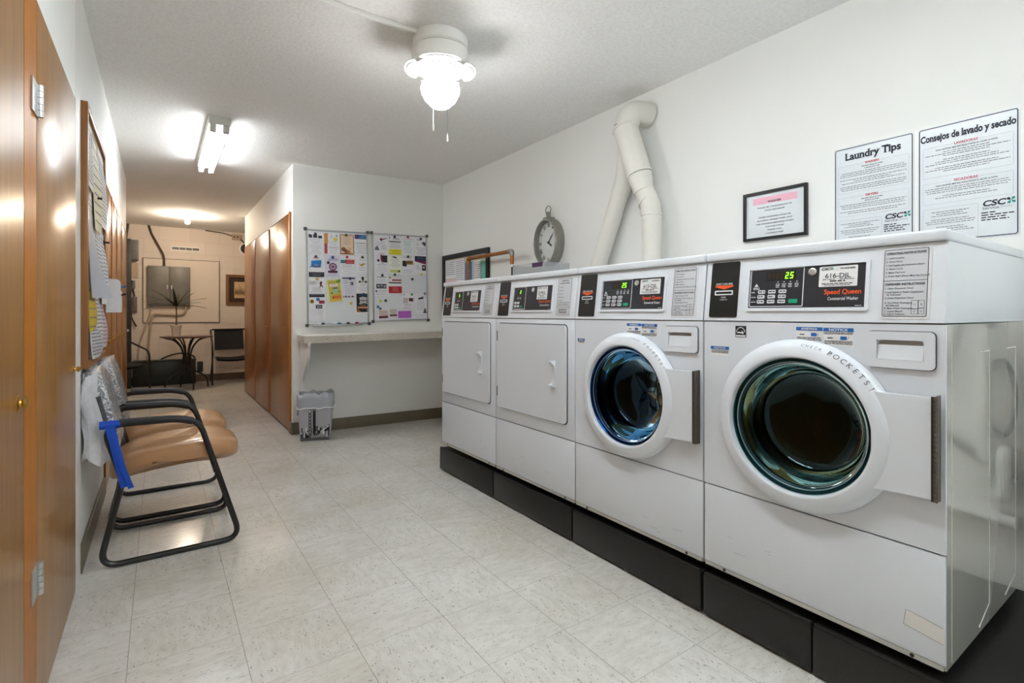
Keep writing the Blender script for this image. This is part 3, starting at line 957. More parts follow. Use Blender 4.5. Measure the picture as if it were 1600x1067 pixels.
    # stickers
    def sticker(u0, u1, v0, v1, head, col, icons):
        s = MB(); s.box(F, u0, u1, v0, v1, 0.0, 0.0005, 0); st = obj('warning_sticker', s, M_label, root)
        s = MB(); G = F.sub(u0, v0, 0, 0.0007); W, H = u1 - u0, v1 - v0; hh = 0.0105
        s.rect(G, 0, W, H - hh, H, 1)
        s.text(G, head, W / 2, H - hh * 0.8, hh * 0.62, 2, fit=W * 0.62, bold=0.03, n=0.0008)
        v = H - hh - 0.004
        if icons:
            if icons == 2:
                for q in range(2): s.bars(G, 0.003, W - 0.003, v, 0.0016, rng, 0, True); v -= 0.0034
            s.rect(G, W * 0.14, W * 0.32, v - 0.009, v - 0.0065, 0); s.rect(G, W * 0.12, W * 0.36, v - 0.011, v - 0.0105, 3)
            s.rect(G, W * 0.57, W * 0.78, v - 0.0125, v - 0.0025, 1); s.poly(G, [(W * 0.78, v - 0.008), (W * 0.86, v - 0.002), (W * 0.86, v - 0.006), (W * 0.78, v - 0.0115)], 3)
            v -= 0.017
        nl = max(1, int((v - 0.001) / 0.0042)) if v > 0.004 else 0
        for q in range(nl): s.bars(G, 0.003, W - 0.003, v - 0.0005, 0.0018, rng, 0, True); v -= 0.0038
        obj('sticker_print', s, [M_dark, col, M_wprint, M_lgrey], st)
    sticker(-0.020, 0.055, 0.981, 1.030, 'ADVERTENCIA', M_blue, 1)
    sticker(0.0575, 0.136, 0.977, 1.029, 'NOTICE', M_blue, 2)
    if near:
        sticker(-0.312, -0.242, 0.926, 0.957, 'NOTICE', M_blue, 0)
        # square energy saving emblem: white swoosh and star on black
        s = MB(); s.box(F, -0.219, -0.181, 0.991, 1.029, 0, 0.0005); e = obj('energy_sticker', s, M_dark, root)
        s = MB(); G = F.sub(-0.219, 0.991, 0, 0.0007)
        s.rect(G, 0.002, 0.036, 0.002, 0.0075, 0)
        arc = [(0.019 + 0.0165 * math.cos(t), 0.013 + 0.0215 * math.sin(t)) for t in [0.25 + 2.65 * k / 14 for k in range(15)]]
        arc2 = [(0.019 + 0.0145 * math.cos(t), 0.013 + 0.0190 * math.sin(t)) for t in [0.25 + 2.65 * k / 14 for k in range(15)]]
        for k in range(14): s.poly(G, [arc[k], arc[k + 1], arc2[k + 1], arc2[k]], 0)
        s.poly(G, [(0.003, 0.014), (0.012, 0.019), (0.021, 0.017), (0.024, 0.023), (0.026, 0.018), (0.033, 0.019), (0.028, 0.015), (0.030, 0.010), (0.024, 0.013), (0.012, 0.014)], 0)
        obj('emblem', s, M_wprint, e)
        # worn patch where a label was, low at the right
        s = MB(); s.poly(F, [(0.252, 0.262), (0.258, 0.302), (0.334, 0.290), (0.334, 0.250)], 0, 0.0003)
        obj('label_residue', s, M_stain, lp)
        s = MB()
        for a, c in (((0.252, 0.262), (0.334, 0.249)), ((0.258, 0.302), (0.334, 0.289)), ((0.252, 0.262), (0.257, 0.302))):
            L = math.hypot(c[0] - a[0], c[1] - a[1]); s.rect(F.sub(a[0], a[1], math.atan2(c[1] - a[1], c[0] - a[0]), 0.0001), 0, L, 0, 0.0011)
        obj('residue_edge', s, M_grey, lp)
    else:
        sticker(-0.322, -0.275, 0.928, 0.956, 'NOTICE', M_blue, 0)
    return root

def dryer(Yc, code, label):
    root = thing('front_load_dryer', label, 'dryer', (MX + 0.39, Yc, ZB), 'laundry machines along the right wall')
    F = FR((MX, Yc, 0), (0, -1, 0), (0, 0, 1))
    b = MB(); cabinet_sides(b, Yc); b.box(F, -MW / 2, MW / 2, 0.472, 1.042, -0.0085, 0.0, 0, bev=0.002)
    obj('cabinet', b, [M_white, M_side_shade], root)
    feet_and_cover(root, Yc)
    lower_panel(root, Yc, code)
    console(root, Yc, code, 'DRYER', 'dryer')
    d = MB(); d.rr(F, -0.3095, 0.2895, 0.538, 1.019, 0.0, 0.0015, 0.022)
    obj('door_gap', d, M_gap, root)
    d = MB(); d.rr(F, -0.305, 0.285, 0.5425, 1.0145, 0.0016, 0.011, 0.020, 0, 8)
    door = obj('door', d, M_white, root)
    h = MB(); G = F.sub(0.198, 0.774, 0, 0.0115)
    h.prism(FR(G.p(0, 0, 0), -G.n, G.u), [(0.0, -0.068), (-0.010, -0.060), (-0.026, -0.058), (-0.026, -0.052), (-0.012, -0.046), (-0.004, -0.03), (-0.004, 0.03), (-0.012, 0.046), (-0.026, 0.056), (-0.028, 0.062), (-0.006, 0.068), (0.0, 0.068)], -0.013, 0.013)
    obj('handle', h, M_white, door)
    for z in (0.945, 0.630):
        k = MB(); k.box(F, -0.316, -0.3105, z - 0.028, z + 0.028, 0.0, 0.009); obj('hinge', k, M_hinge_dark, door)
    return root

NC = [0.759, 1.441, 2.123, 2.805]
washer(NC[0], '616-DJL', 'white front-load washer numbered 616-DJL, nearest of the four machines', M_glass, True)
washer(NC[1], '615-DJL', 'white front-load washer numbered 615-DJL, between the near washer and the dryers', M_glass_blue, False)
dryer(NC[2], 'EH4GL', 'white square-door dryer standing between washer 615-DJL and the farthest dryer')
dryer(NC[3], 'EH4GK', 'white square-door dryer farthest along the row, by the counter')

# black steel bases under the row
M_bolt = mat('bolt_steel', (150, 150, 150), 0.4, 0.8)
def plinth(y0, y1, label, x0=1.583):
    t = thing('machine_base', label, 'machine base', (1.98, (y0 + y1) / 2, 0), 'black bases under the laundry machines')
    b = MB(); b.bx(x0, 2.36, y0, y1, 0.008, 0.1505, bev=0.006); obj('box_frame', b, M_plinth, t)
    b = MB(); b.bx(x0 + 0.001, x0 + 0.012, y0 + 0.004, y1 - 0.004, 0.1495, 0.158, bev=0.003); obj('front_lip', b, M_plinth, t)
    for yy in (y0 + 0.06, y1 - 0.06):
        for xx in (x0 + 0.08, 2.28):
            f = MB(); f.lathe(FR((xx, yy, 0), (1, 0, 0), (0, 1, 0)), 0, 0, [(0.02, 0.0), (0.02, 0.009)], 10); obj('leveling_foot', f, M_black, t)
plinth(2.480, 3.155, 'black steel base under the farthest dryer')
plinth(1.797, 2.470, 'black steel base under the dryer beside the washers')
plinth(1.105, 1.787, 'black steel base under the washer numbered 615-DJL')
plinth(0.730, 1.095, 'black steel base under the left half of the nearest washer')
plinth(-0.55, 0.728, 'black steel base under the nearest washer and jutting past its side')

# drain and hoses on the wall beside the nearest washer (seen mirrored in its side)
M_pvc = mat('white_pvc', (226, 226, 222), 0.4); M_hose = mat('grey_hose', (96, 96, 98), 0.5)
dr = thing('drain_pipe', 'white drain pipe with trap and grey hoses on the wall beside the nearest washer', 'pipe', (2.37, 0.28, 0.45))
b = MB(); b.tube([(2.37, 0.322, 1.02), (2.37, 0.322, 0.55)], 0.02, 12); obj('standpipe', b, M_pvc, dr)
b = MB(); b.tube(fillet([(2.37, 0.322, 0.56), (2.37, 0.322, 0.44), (2.37, 0.372, 0.44), (2.37, 0.372, 0.60), (2.4085, 0.372, 0.60)], 0.035), 0.02, 12); obj('trap', b, M_pvc, dr)
b = MB(); b.tube(fillet([(2.385, -0.62, 0.0), (2.385, -0.62, 0.40), (2.385, 0.40, 0.36)], 0.05), 0.022, 12); obj('branch_line', b, M_pvc, dr)
b = MB(); b.tube(fillet([(2.38, 0.10, 0.72), (2.38, 0.25, 0.60), (2.38, 0.40, 0.50)], 0.1), 0.014, 10); obj('hose', b, M_hose, dr)
b = MB(); b.tube([(2.375, 0.366 + 0.034 * math.cos(2 * PI * k / 32), 0.78 + 0.13 * math.sin(2 * PI * k / 32)) for k in range(32)], 0.008, 8, closed=True); obj('hose', b, M_hose, dr)
b = MB(); b.tube(fillet([(2.38, 0.20, 0.80), (2.38, 0.262, 1.05), (2.38, 0.30, 1.12), (2.38, 0.345, 1.02)], 0.06), 0.012, 10); obj('hose', b, M_hose, dr)
# ------------------------------------------------------------------ right wall
FW = FR((XR, 0, 0), (0, -1, 0), (0, 0, 1))
M_poster = mat('laminated_poster', (226, 231, 234), 0.25, coat=0.3)
M_dink = mat('navy_ink', (40, 44, 62), 0.6)
M_pink = mat('pink_band', (240, 186, 200), 0.6)
M_redink = mat('faded_red_ink', (204, 96, 112), 0.6)
M_frameblack = mat('black_frame', (26, 27, 29), 0.35)

def poster(y0, y1, z0, z1, title, heads, label, fitw, seed, red):
    W, H = y1 - y0, z1 - z0
    rng = random.Random(seed)
    b = MB(); b.rr(FW, -y1, -y0, z0, z1, -0.001, 0.0022, 0.008)
    p = obj('poster', b, M_poster, loc=(XR, (y0 + y1) / 2, z0)); tag(p, label, 'poster')
    G = FW.sub(-y1, z0, 0, 0.0026)
    t = MB()
    t.rrframe(G, 0.004, W - 0.004, 0.005, H - 0.005, 0, 0.0004, 0.008, 0.003, 0)
    t.text(G, title, W / 2, H - 0.056, 0.030 if fitw < 0.22 else 0.026, 0, fit=fitw, bold=0.036, serif=True)
    def boxed(v0, v1, head, sub, lines, u1=W - 0.016):
        t.rrframe(G, 0.016, u1, v0, v1, 0, 0.0003, 0.004, 0.0009, 3)
        if head:
            w = 0.012 * len(head) * 0.62
            t.rect(G, W / 2 - w / 2 - 0.004, W / 2 + w / 2 + 0.004, v1 - 0.002, v1 + 0.002, 4, 0.0006)
            t.text(G, head, W / 2, v1 - 0.004, 0.0085, 1, fit=w, bold=0.03, serif=True, n=0.0009)
        v = v1 - 0.016
        for s in sub:
            t.text(G, s, (0.016 + u1) / 2, v, 0.0054, 0, fit=min(0.0036 * len(s), u1 - 0.03), bold=0.01); v -= 0.009
        for q in range(lines):
            t.bars(G, 0.024, u1 - 0.008, v, 0.0026, rng, 2, True, fill=rng.choice([0.55, 0.75, 0.95, 1.0]))
            v -= 0.0075 + (0.006 if q % 3 == 2 else 0)
    a = H - 0.080
    boxed(a - 0.115, a, heads[0], heads[2], 9)
    boxed(a - 0.215, a - 0.135, heads[1], heads[3], 5)
    boxed(0.008, a - 0.232, '', [], 9, W * 0.62)
    csc_logo(t, G, W * 0.66, a - 0.247, 0.020, 0, 5)
    t.text(G, 'Service', W * 0.66, a - 0.259, 0.010, 2, 'L', fit=W * 0.155, bold=0.02); t.text(G, 'Works', W * 0.825, a - 0.259, 0.010, 3, 'L', fit=W * 0.11)
    for q in range(4): t.bars(G, W * 0.65, W * 0.95, a - 0.272 - q * 0.0085, 0.0038, rng, 0, fill=[0.5, 1, 0.75, 0.85][q])
    obj('poster_print', t, [M_dink, red, M_grey, M_lgrey, M_poster, M_teal], p)
    return p
poster(0.732, 1.016, 1.335, 1.778, 'Laundry Tips', ('WASHERS', 'DRYERS', ['FOR BEST RESULTS WHEN', 'WASHING CLOTHES'], ['FOR BEST RESULTS WHEN', 'DRYING CLOTHES']),
       'white poster headed Laundry Tips, on the wall above the nearest washer', 0.200, 5, M_red)
poster(0.436, 0.720, 1.338, 1.778, 'Consejos de lavado y secado', ('LAVADORAS', 'SECADORAS', ['PARA OBTENER MEJORES RESULTADOS AL LAVAR LA ROPA'], ['PARA OBTENER MEJORES RESULTADOS AL SECAR LA ROPA']),
       'white poster headed Consejos de lavado y secado, right of the Laundry Tips poster', 0.266, 6, M_redink)

# framed washer notice
t = thing('framed_notice', 'small black-framed notice with pink WASHER heading on the right wall', 'framed notice', (XR, 1.276, 1.43))
b = MB(); b.rrframe(FW, -1.428, -1.124, 1.427, 1.662, 0, 0.016, 0.001, 0.013, 0, 1); obj('frame', b, M_frameblack, t)
b = MB(); b.box(FW, -1.4155, -1.1365, 1.4395, 1.6495, 0.001, 0.006); sh = obj('notice_sheet', b, M_poster, t)
G = FW.sub(-1.415, 1.44, 0, 0.0066); b = MB()
b.rect(G, 0.034, 0.246, 0.160, 0.193, 1, 0.0002)
b.text(G, 'WASHER', 0.140, 0.164, 0.0095, 0, fit=0.068, bold=0.02, serif=True, n=0.0008)
for i, (s, w) in enumerate([('PLEASE BE CONSIDERATE OF', 0.165), ('YOUR NEIGHBOR!', 0.098), ('', 0), ('WHEN WASHING A RUG OR', 0.155), ('BLANKET, PLEASE WIPE OUT', 0.168), ('THE WASHING MACHINE WHEN', 0.180), ('YOU ARE DONE!', 0.09), ('THANK YOU,', 0.07), ('LAUNDRY REP', 0.085)]):
    if s: b.text(G, s, 0.140, 0.140 - i * 0.0158, 0.0068, 0, fit=w, bold=0.006, serif=True)
obj('notice_print', b, [M_dink, M_pink], sh)

# oval pocket-watch wall clock
M_pewter = mat('pewter', (150, 148, 140), 0.42, 0.55, var=0.12, varscale=40)
M_dial = mat('clock_dial', (214, 217, 214), 0.5)
ck = thing('wall_clock', 'oval pewter pocket-watch style clock hanging behind the second dryer', 'clock', (XR, 2.95, 1.42))
KC = FW.sub(-2.945, 1.598); su = 0.78
b = MB(); b.lathe(KC, 0, 0, [(0.178, 0.0), (0.184, 0.02), (0.180, 0.05), (0.172, 0.072), (0.168, 0.078), (0.160, 0.078), (0.156, 0.070), (0.153, 0.036)], 56, su=su, caps=False); obj('case', b, M_pewter, ck)
b = MB(); b.lathe(KC, 0, 0, [(0.155, 0.030), (0.155, 0.0355)], 56, su=su); dl = obj('dial', b, M_dial, ck)
b = MB()
for i, s in enumerate(['XII', 'I', 'II', 'III', 'IIII', 'V', 'VI', 'VII', 'VIII', 'IX', 'X', 'XI']):
    a = PI / 2 - i * PI / 6
    g = KC.sub(math.cos(a) * 0.128 * su, math.sin(a) * 0.128, a - PI / 2, 0.036)
    b.text(g, s, 0, -0.014, 0.030, 0, fit=0.008 * len(s) + 0.008, bold=0.02)
obj('numerals', b, M_dark, dl)
for nm, L, wd, deg in (('hour_hand', 0.058, 0.007, -38), ('minute_hand', 0.092, 0.005, 48)):
    b = MB(); g = KC.sub(0, 0, math.radians(deg), 0.039)
    b.prism(g, [(-0.012, -wd * .5), (L * .6, -wd), (L, 0), (L * .6, wd), (-0.012, wd * .5)], 0, 0.0015); obj(nm, b, M_black, ck)
b = MB(); b.lathe(KC, 0, 0, [(0.007, 0.0365), (0.007, 0.043), (0.002, 0.044)], 16); obj('hand_hub', b, M_black, ck)
b = MB(); b.box(KC, -0.036, 0.036, 0.168, 0.186, 0.006, 0.066, bev=0.006)
b.lathe(FR(KC.p(0, 0.185, 0.04), KC.r, -KC.n), 0, 0, [(0.02, 0), (0.012, 0.012), (0.018, 0.02), (0.019, 0.036), (0.008, 0.043)], 20); obj('crown', b, M_pewter, ck)
b = MB(); b.tube([KC.p(0.030 * math.cos(a), 0.240 + 0.030 * math.sin(a), 0.04) for a in [2 * PI * k / 28 for k in range(28)]], 0.0036, 8, closed=True); obj('bow_ring', b, M_pewter, ck)

# vent ducts
M_duct = mat('painted_duct', (226, 223, 214), 0.45, bump=0.04, bscale=30)
dt = thing('vent_duct', 'white painted vent duct dropping from the ceiling corner and forking into two pipes', 'duct', (2.28, 2.05, 1.285))
def path(pts, r, n=7): return fillet(pts, r, n)
b = MB(); b.tube(path([(2.409, 2.035, 2.255), (2.29, 2.06, 2.262), (2.262, 2.085, 2.16)], 0.08), 0.0705, 24); obj('elbow', b, M_duct, dt)
b = MB(); b.tube([(2.262, 2.085, 2.165), (2.272, 1.985, 1.865)], 0.072, 24); mainp = obj('main_pipe', b, M_duct, dt)
b = MB()
for q, (p, r) in enumerate((((2.262, 2.085, 2.165), 0.0765), ((2.272, 1.985, 1.870), 0.0765))):
    d = Vector((0.01, -0.10, -0.30)).normalized()
    b = MB(); b.tube([Vector(p) - d * 0.006, Vector(p) + d * 0.006], r, 24); obj('seam_band', b, M_duct, mainp)
b = MB(); b.tube([(2.272, 1.984, 1.862), (2.275, 1.955, 1.765)], 0.071, 24, r1=0.056); obj('reducer', b, M_duct, dt)
b = MB(); b.tube(path([(2.275, 1.957, 1.775), (2.279, 1.912, 1.69), (2.28, 1.905, 1.60)], 0.07), 0.055, 24); ad = obj('adjustable_elbow', b, M_duct, dt)
for (p, d) in (((2.275, 1.955, 1.766), (0.0, -0.3, -0.9)), ((2.278, 1.930, 1.705), (0, -0.5, -0.8)), ((2.280, 1.905, 1.625), (0, 0, -1))):
    d = Vector(d).normalized(); b = MB(); b.tube([Vector(p) - d * 0.004, Vector(p) + d * 0.004], 0.0595, 24); obj('seam_band', b, M_duct, ad)
b = MB(); b.tube([(2.28, 1.905, 1.64), (2.28, 1.905, 1.284)], 0.0535, 24); obj('drop_pipe', b, M_duct, dt)
b = MB(); b.tube(path([(2.30, 2.10, 2.10), (2.335, 2.155, 1.90), (2.335, 2.20, 1.80)], 0.08), 0.055, 24); obj('branch_elbow', b, M_duct, dt)
b = MB(); b.tube([(2.335, 2.175, 1.855), (2.335, 2.414, 1.31)], 0.0525, 24); sb = obj('branch_pipe', b, M_duct, dt)
b = MB(); d = Vector((0, 0.25, -0.571)).normalized(); p = Vector((2.335, 2.178, 1.848)); b.tube([p, p + d * 0.01], 0.056, 24); obj('seam_band', b, M_duct, sb)

# copper water pipe over the dryers
M_copper = mat('copper', (170, 110, 58), 0.36, 0.7, var=0.18, varscale=30)
M_solder = mat('solder', (150, 150, 148), 0.4, 0.8)
cp = thing('copper_pipe', 'bare copper water pipe arching over the top of the dryers', 'pipe', (2.30, 3.66, 0))
b = MB(); b.tube(path([(2.30, 4.01, 0.0), (2.30, 4.01, 1.566), (2.30, 3.315, 1.566), (2.30, 3.315, 1.45)], 0.03), 0.016, 14); obj('pipe_run', b, M_copper, cp)
for (a, c) in (((2.30, 3.35, 1.566), (2.30, 3.315, 1.53)), ((2.30, 3.97, 1.566), (2.30, 4.01, 1.53))):
    m = (2.30, c[1], 1.566); b = MB(); b.tube(path([a, m, c], 0.03), 0.0195, 14); obj('elbow_fitting', b, M_solder if a[1] < 3.5 else M_copper, cp)
b = MB(); b.tube([(2.30, 3.66, 1.566), (2.30, 3.69, 1.566)], 0.019, 14); obj('coupling', b, M_copper, cp)
b = MB(); b.tube([(2.30, 3.315, 1.46), (2.30, 3.315, 0.0)], 0.0075, 10); obj('supply_hose', b, M_hinge_dark, cp)
b = MB(); b.lathe(FR((2.30, 3.315, 1.44), (1, 0, 0), (0, 1, 0)), 0, 0, [(0.018, 0), (0.018, 0.02), (0.012, 0.022)], 14); obj('hose_nut', b, M_trim, cp)

# framed collage behind the dryers
fp = thing('framed_collage', 'black-framed board of white, pink and blue papers behind the farthest dryer', 'picture', (XR, 4.26, 1.05))
b = MB(); b.rrframe(FW, -4.705, -3.815, 1.05, 1.660, 0, 0.02, 0.002, 0.045, 0, 1); obj('frame', b, M_frameblack, fp)
b = MB(); b.box(FW, -4.662, -3.858, 1.093, 1.617, 0.001, 0.006); bk = obj('backing', b, mat('kraft_backing', (206, 198, 176), 0.6), fp)
Mlb = mat('sky_blue_paper', (110, 190, 222), 0.5); Mdb = mat('deep_blue_paper', (40, 120, 190), 0.5); Mgn = mat('seafoam_paper', (120, 190, 176), 0.5); Mpk = mat('pale_pink_paper', (236, 208, 214), 0.5)
def sheet(u0, u1, v0, v1, m, n=0.0062):
    b = MB(); b.box(FW, u0, u1, v0, v1, n, n + 0.0008); return obj('pasted_sheet', b, m, bk)
s1 = sheet(-4.655, -4.44, 1.42, 1.60, M_paper); s2 = sheet(-4.43, -4.27, 1.33, 1.60, M_paper, 0.0072)
sheet(-4.655, -4.43, 1.10, 1.41, Mpk); sheet(-4.25, -4.12, 1.10, 1.56, Mdb); sheet(-4.11, -3.87, 1.10, 1.34, Mlb)
s3 = sheet(-4.07, -3.97, 1.36, 1.56, M_paper, 0.0075); sheet(-3.965, -3.88, 1.36, 1.55, Mgn)
for (a, c, d, e, par) in ((-4.64, -4.46, 1.44, 1.58, s1), (-4.42, -4.28, 1.35, 1.58, s2), (-4.06, -3.98, 1.38, 1.54, s3)):
    b = MB(); rng = random.Random(str(a)); v = e
    while v > d: b.bars(FW, a, c, v, 0.006, rng, 0, True, n=0.0086); v -= 0.02
    obj('sheet_print', b, M_grey, par)

# things left on top of the machines
M_clear = mat('clear_plastic', (226, 230, 232), 0.12, trans=0.75, ior=1.4)
M_purple = mat('purple_label', (62, 34, 74), 0.5)
bx = thing('plastic_tray', 'clear plastic tray with purple label on top of the dryer below the clock', 'tray', (2.10, 2.68, ZT))
b = MB(); b.rrframe(WORLD, 1.98, 2.20, 2.50, 2.86, ZT, ZT + 0.115, 0.02, 0.004); b.rr(WORLD, 1.98, 2.20, 2.50, 2.86, ZT, ZT + 0.004, 0.02); obj('tray_body', b, M_clear, bx)
b = MB(); b.box(FR((1.9795, 2.57, 0), (0, -1, 0), (0, 0, 1)), -0.055, 0.055, ZT + 0.085, ZT + 0.113, 0, 0.001); obj('purple_strip', b, M_purple, bx)
b = MB(); b.grid(lambda a, c: (1.95 + 0.2 * c, 2.93 + 0.34 * a, ZT + 0.003 + 0.06 * math.sin(PI * a) * (0.6 + 0.4 * math.sin(7 * a + 3 * c)) * math.sin(PI * (0.1 + 0.8 * c))), 16, 8)
tag(obj('plastic_bag', b, mat('bag_film', (214, 212, 206), 0.3, alpha=0.75), loc=(2.05, 3.10, ZT)), 'crumpled clear plastic bag on the dryer top beside the tray', 'bag')

# ------------------------------------------------------------------ alcove wall
AL = FR((0.97, 4.80, 0), (1.44, -0.08, 0), (0, 0, 1))       # faces the room
M_wb = mat('whiteboard_face', (226, 230, 234), 0.18, coat=0.3)
M_alu = mat('aluminium_frame', (178, 180, 182), 0.38, 0.7)
M_corner = mat('grey_corner_cap', (78, 80, 82), 0.5)
M_lam = speckle('speckled_laminate', (214, 209, 198), (196, 188, 176), (150, 140, 128), 190)
M_lamtop = mat('laminate_top', (226, 222, 212), 0.3)

def whiteboard(u0, v0, W, H, ang, label, mu=None):
    t = thing('whiteboard', label, 'whiteboard', tuple(AL.p(u0 + W / 2, v0, 0)), 'whiteboards above the counter')
    B = AL.sub(u0, v0, ang)
    b = MB(); b.box(B, 0.006, W - 0.006, 0.006, H - 0.006, 0.002, 0.010); obj('writing_surface', b, M_wb, t)
    for nm, a in (('frame_rail', (0.012, W - 0.012, 0, 0.014)), ('frame_rail', (0.012, W - 0.012, H - 0.014, H)), ('frame_rail', (0, 0.014, 0.012, H - 0.012)), ('frame_rail', (W - 0.014, W, 0.012, H - 0.012))):
        b = MB(); b.box(B, *a, 0, 0.016, bev=0.003); obj(nm, b, M_alu, t)
    for (cx, cy) in ((0, 0), (W, 0), (0, H), (W, H)):
        b = MB(); b.rr(B, cx - 0.014, cx + 0.014, cy - 0.014, cy + 0.014, 0, 0.019, 0.009); obj('corner_cap', b, M_corner, t)
    if mu:
        b = MB(); b.box(B, mu[0], mu[1], -0.012, 0.004, 0.010, 0.045, bev=0.002); obj('pen_tray', b, M_alu, t)
    return B
TILT = 0.019
B1 = whiteboard(0.118, 0.964, 0.556, 0.866, TILT, 'left whiteboard, covered with flyers and with markers on its rail', (0.05, 0.49))
B2 = whiteboard(0.711, 0.995, 0.562, 0.848, TILT, 'right whiteboard, nearer the machines, with a bare patch in the middle')

PM = {}
def pcol(c):
    if c not in PM: PM[c] = mat('print_%d_%d_%d' % c, c, 0.55)
    return PM[c]
RNG = random.Random(11)
def flyer(B, H, x0, x1, y0, y1, label, content, rot=0.0, base=(236, 236, 240), n=0.0105, group='flyers on the whiteboards', name='flyer'):
    """x from the board's left, y down from its top (metres); content in fractions of the sheet, y down"""
    w, h = x1 - x0, y1 - y0
    F = B.sub(x0 + w / 2, H - (y0 + y1) / 2, rot, n).sub(-w / 2, -h / 2)
    b = MB(); b.box(F, 0, w, 0, h, 0, 0.0006)
    o = obj(name, b, pcol(base), loc=F.p(w / 2, h / 2, 0)); tag(o, label, name, group)
    b = MB(); mats = []
    def mi(c):
        m = pcol(c)
        if m not in mats: mats.append(m)
        return mats.index(m)
    for k, c in enumerate(content):
        q = 0.0009 + 0.00012 * k
        if c[0] == 'r':
            _, a, d, e, f, col = c; b.rect(F, a * w, d * w, h * (1 - f), h * (1 - e), mi(col), q)
        elif c[0] == 'd':
            _, a, e, r, col = c; b.poly(F, [(a * w + r * w * math.cos(2 * PI * i / 16), h * (1 - e) + r * w * math.sin(2 * PI * i / 16)) for i in range(16)], mi(col), q)
        elif c[0] == 'p':
            _, pts, col = c; b.poly(F, [(a * w, h * (1 - e)) for a, e in pts], mi(col), q)
        elif c[0] == 'f':
            _, a, d, e, f, t, col = c; b.rrframe(F, a * w, d * w, h * (1 - f), h * (1 - e), q, q + 0.0002, 0.006, t, mi(col))
        else:
            _, a, d, e, f, num, col = c
            for i in range(num):
                v = h * (1 - (e + (f - e) * (i / max(1, num - 1))))
                b.bars(F, a * w, d * w, v, 0.0032, RNG, mi(col), True, q, RNG.choice([0.6, 0.8, 0.95, 1.0]))
    if b.f: obj('flyer_print', b, mats, o)
    return o
INK, GR, LG = (58, 56, 64), (142, 142, 152), (176, 178, 190)
H1, H2 = 0.866, 0.848
c1 = lambda x: (x - 50) * 0.000963
def fl1(x0, x1, y0, y1, *a, **k):
    off = 100 + ((x0 + x1) / 2 - 50) * 0.052
    return flyer(B1, H1, c1(x0), c1(x1), (y0 - off) * 0.00096, (y1 - off) * 0.00096, *a, **k)
fl1(66, 208, 138, 345, 'white flyer with bold black heading, top left of the left whiteboard', [('p', [(.08, .06), (.3, .1), (.3, .24), (.08, .22)], INK), ('r', .36, .62, .08, .23, INK), ('r', .68, .92, .12, .24, INK), ('f', .1, .9, .28, .52, .001, LG), ('l', .15, .85, .33, .48, 3, GR), ('l', .12, .88, .58, .92, 7, LG)])
fl1(214, 353, 138, 345, 'white flyer with orange and red left edge and a yellow star', [('r', .02, .26, .02, .5, (214, 150, 70)), ('r', .02, .22, .5, .96, (176, 72, 84)), ('l', .36, .6, .08, .25, 4, GR), ('d', .76, .28, .13, (226, 206, 60)), ('d', .84, .12, .05, (84, 90, 150)), ('l', .3, .95, .4, .62, 4, LG), ('r', .3, .95, .66, .68, (150, 120, 150)), ('l', .3, .95, .74, .94, 4, LG)])
fl1(360, 494, 150, 348, 'tan flyer with brown border and round pictures at its foot', [('f', .02, .98, .02, .98, .006, (126, 92, 66)), ('l', .2, .8, .12, .5, 8, (190, 150, 124)), ('d', .25, .74, .16, (140, 92, 70)), ('d', .45, .84, .15, (120, 78, 56)), ('d', .62, .86, .13, (196, 130, 80)), ('d', .7, .7, .1, (224, 178, 130)), ('r', .06, .9, .92, .97, (150, 96, 70))], base=(232, 208, 180))
fl1(498, 632, 142, 350, 'white flyer with a blue banner across its top, top right of the left whiteboard', [('r', .02, .3, .05, .26, (92, 58, 110)), ('r', .3, .95, .05, .26, (26, 92, 150)), ('l', .36, .9, .12, .2, 2, (180, 210, 230)), ('l', .05, .95, .44, .47, 2, INK), ('l', .08, .92, .56, .92, 6, GR)])
fl1(64, 214, 350, 562, 'white flyer with a blue picture above a dark band', [('l', .2, .8, .1, .14, 2, (80, 110, 160)), ('p', [(.22, .24), (.82, .2), (.82, .3), (.78, .52), (.22, .52), (.08, .56), (.2, .46)], (24, 128, 196)), ('d', .5, .46, .12, (150, 140, 190)), ('r', .3, .74, .47, .53, (60, 80, 120)), ('r', .06, .98, .74, .96, (46, 48, 58)), ('l', .12, .92, .8, .9, 3, (130, 130, 140))])
fl1(218, 358, 352, 560, 'pale lilac flyer with a dark round emblem', [('l', .2, .9, .16, .24, 3, (110, 90, 160)), ('d', .52, .52, .26, (96, 48, 76)), ('d', .52, .52, .18, (206, 180, 200)), ('d', .52, .52, .1, (120, 60, 90)), ('d', .22, .34, .1, (40, 34, 44)), ('r', .2, .82, .7, .8, (74, 30, 56)), ('r', .38, .66, .66, .72, (120, 60, 90)), ('l', .06, .95, .86, .94, 2, GR)], base=(220, 218, 232))
fl1(360, 496, 358, 560, 'white flyer with teal and red heading', [('r', .02, .36, .2, .36, (54, 120, 136)), ('r', .36, .98, .18, .38, (190, 40, 44)), ('l', .42, .92, .24, .32, 2, (240, 190, 180)), ('l', .1, .8, .44, .5, 2, GR), ('l', .06, .94, .56, .94, 5, LG)])
fl1(504, 632, 358, 562, 'white flyer with a small gold figure in the middle', [('l', .15, .9, .12, .22, 2, GR), ('p', [(.22, .36), (.4, .42), (.6, .36), (.78, .38), (.6, .46), (.5, .52), (.35, .46)], (176, 146, 60)), ('l', .2, .8, .56, .72, 3, GR), ('l', .05, .95, .84, .94, 2, LG)])
fl1(66, 214, 564, 706, 'white flyer with a small dark red dancing figure', [('l', .06, .5, .24, .42, 4, INK), ('p', [(.76, .2), (.86, .26), (.8, .42), (.92, .62), (.84, .6), (.76, .5), (.7, .64), (.68, .56), (.72, .4), (.66, .36)], (96, 36, 44)), ('l', .05, .95, .66, .92, 4, GR)])
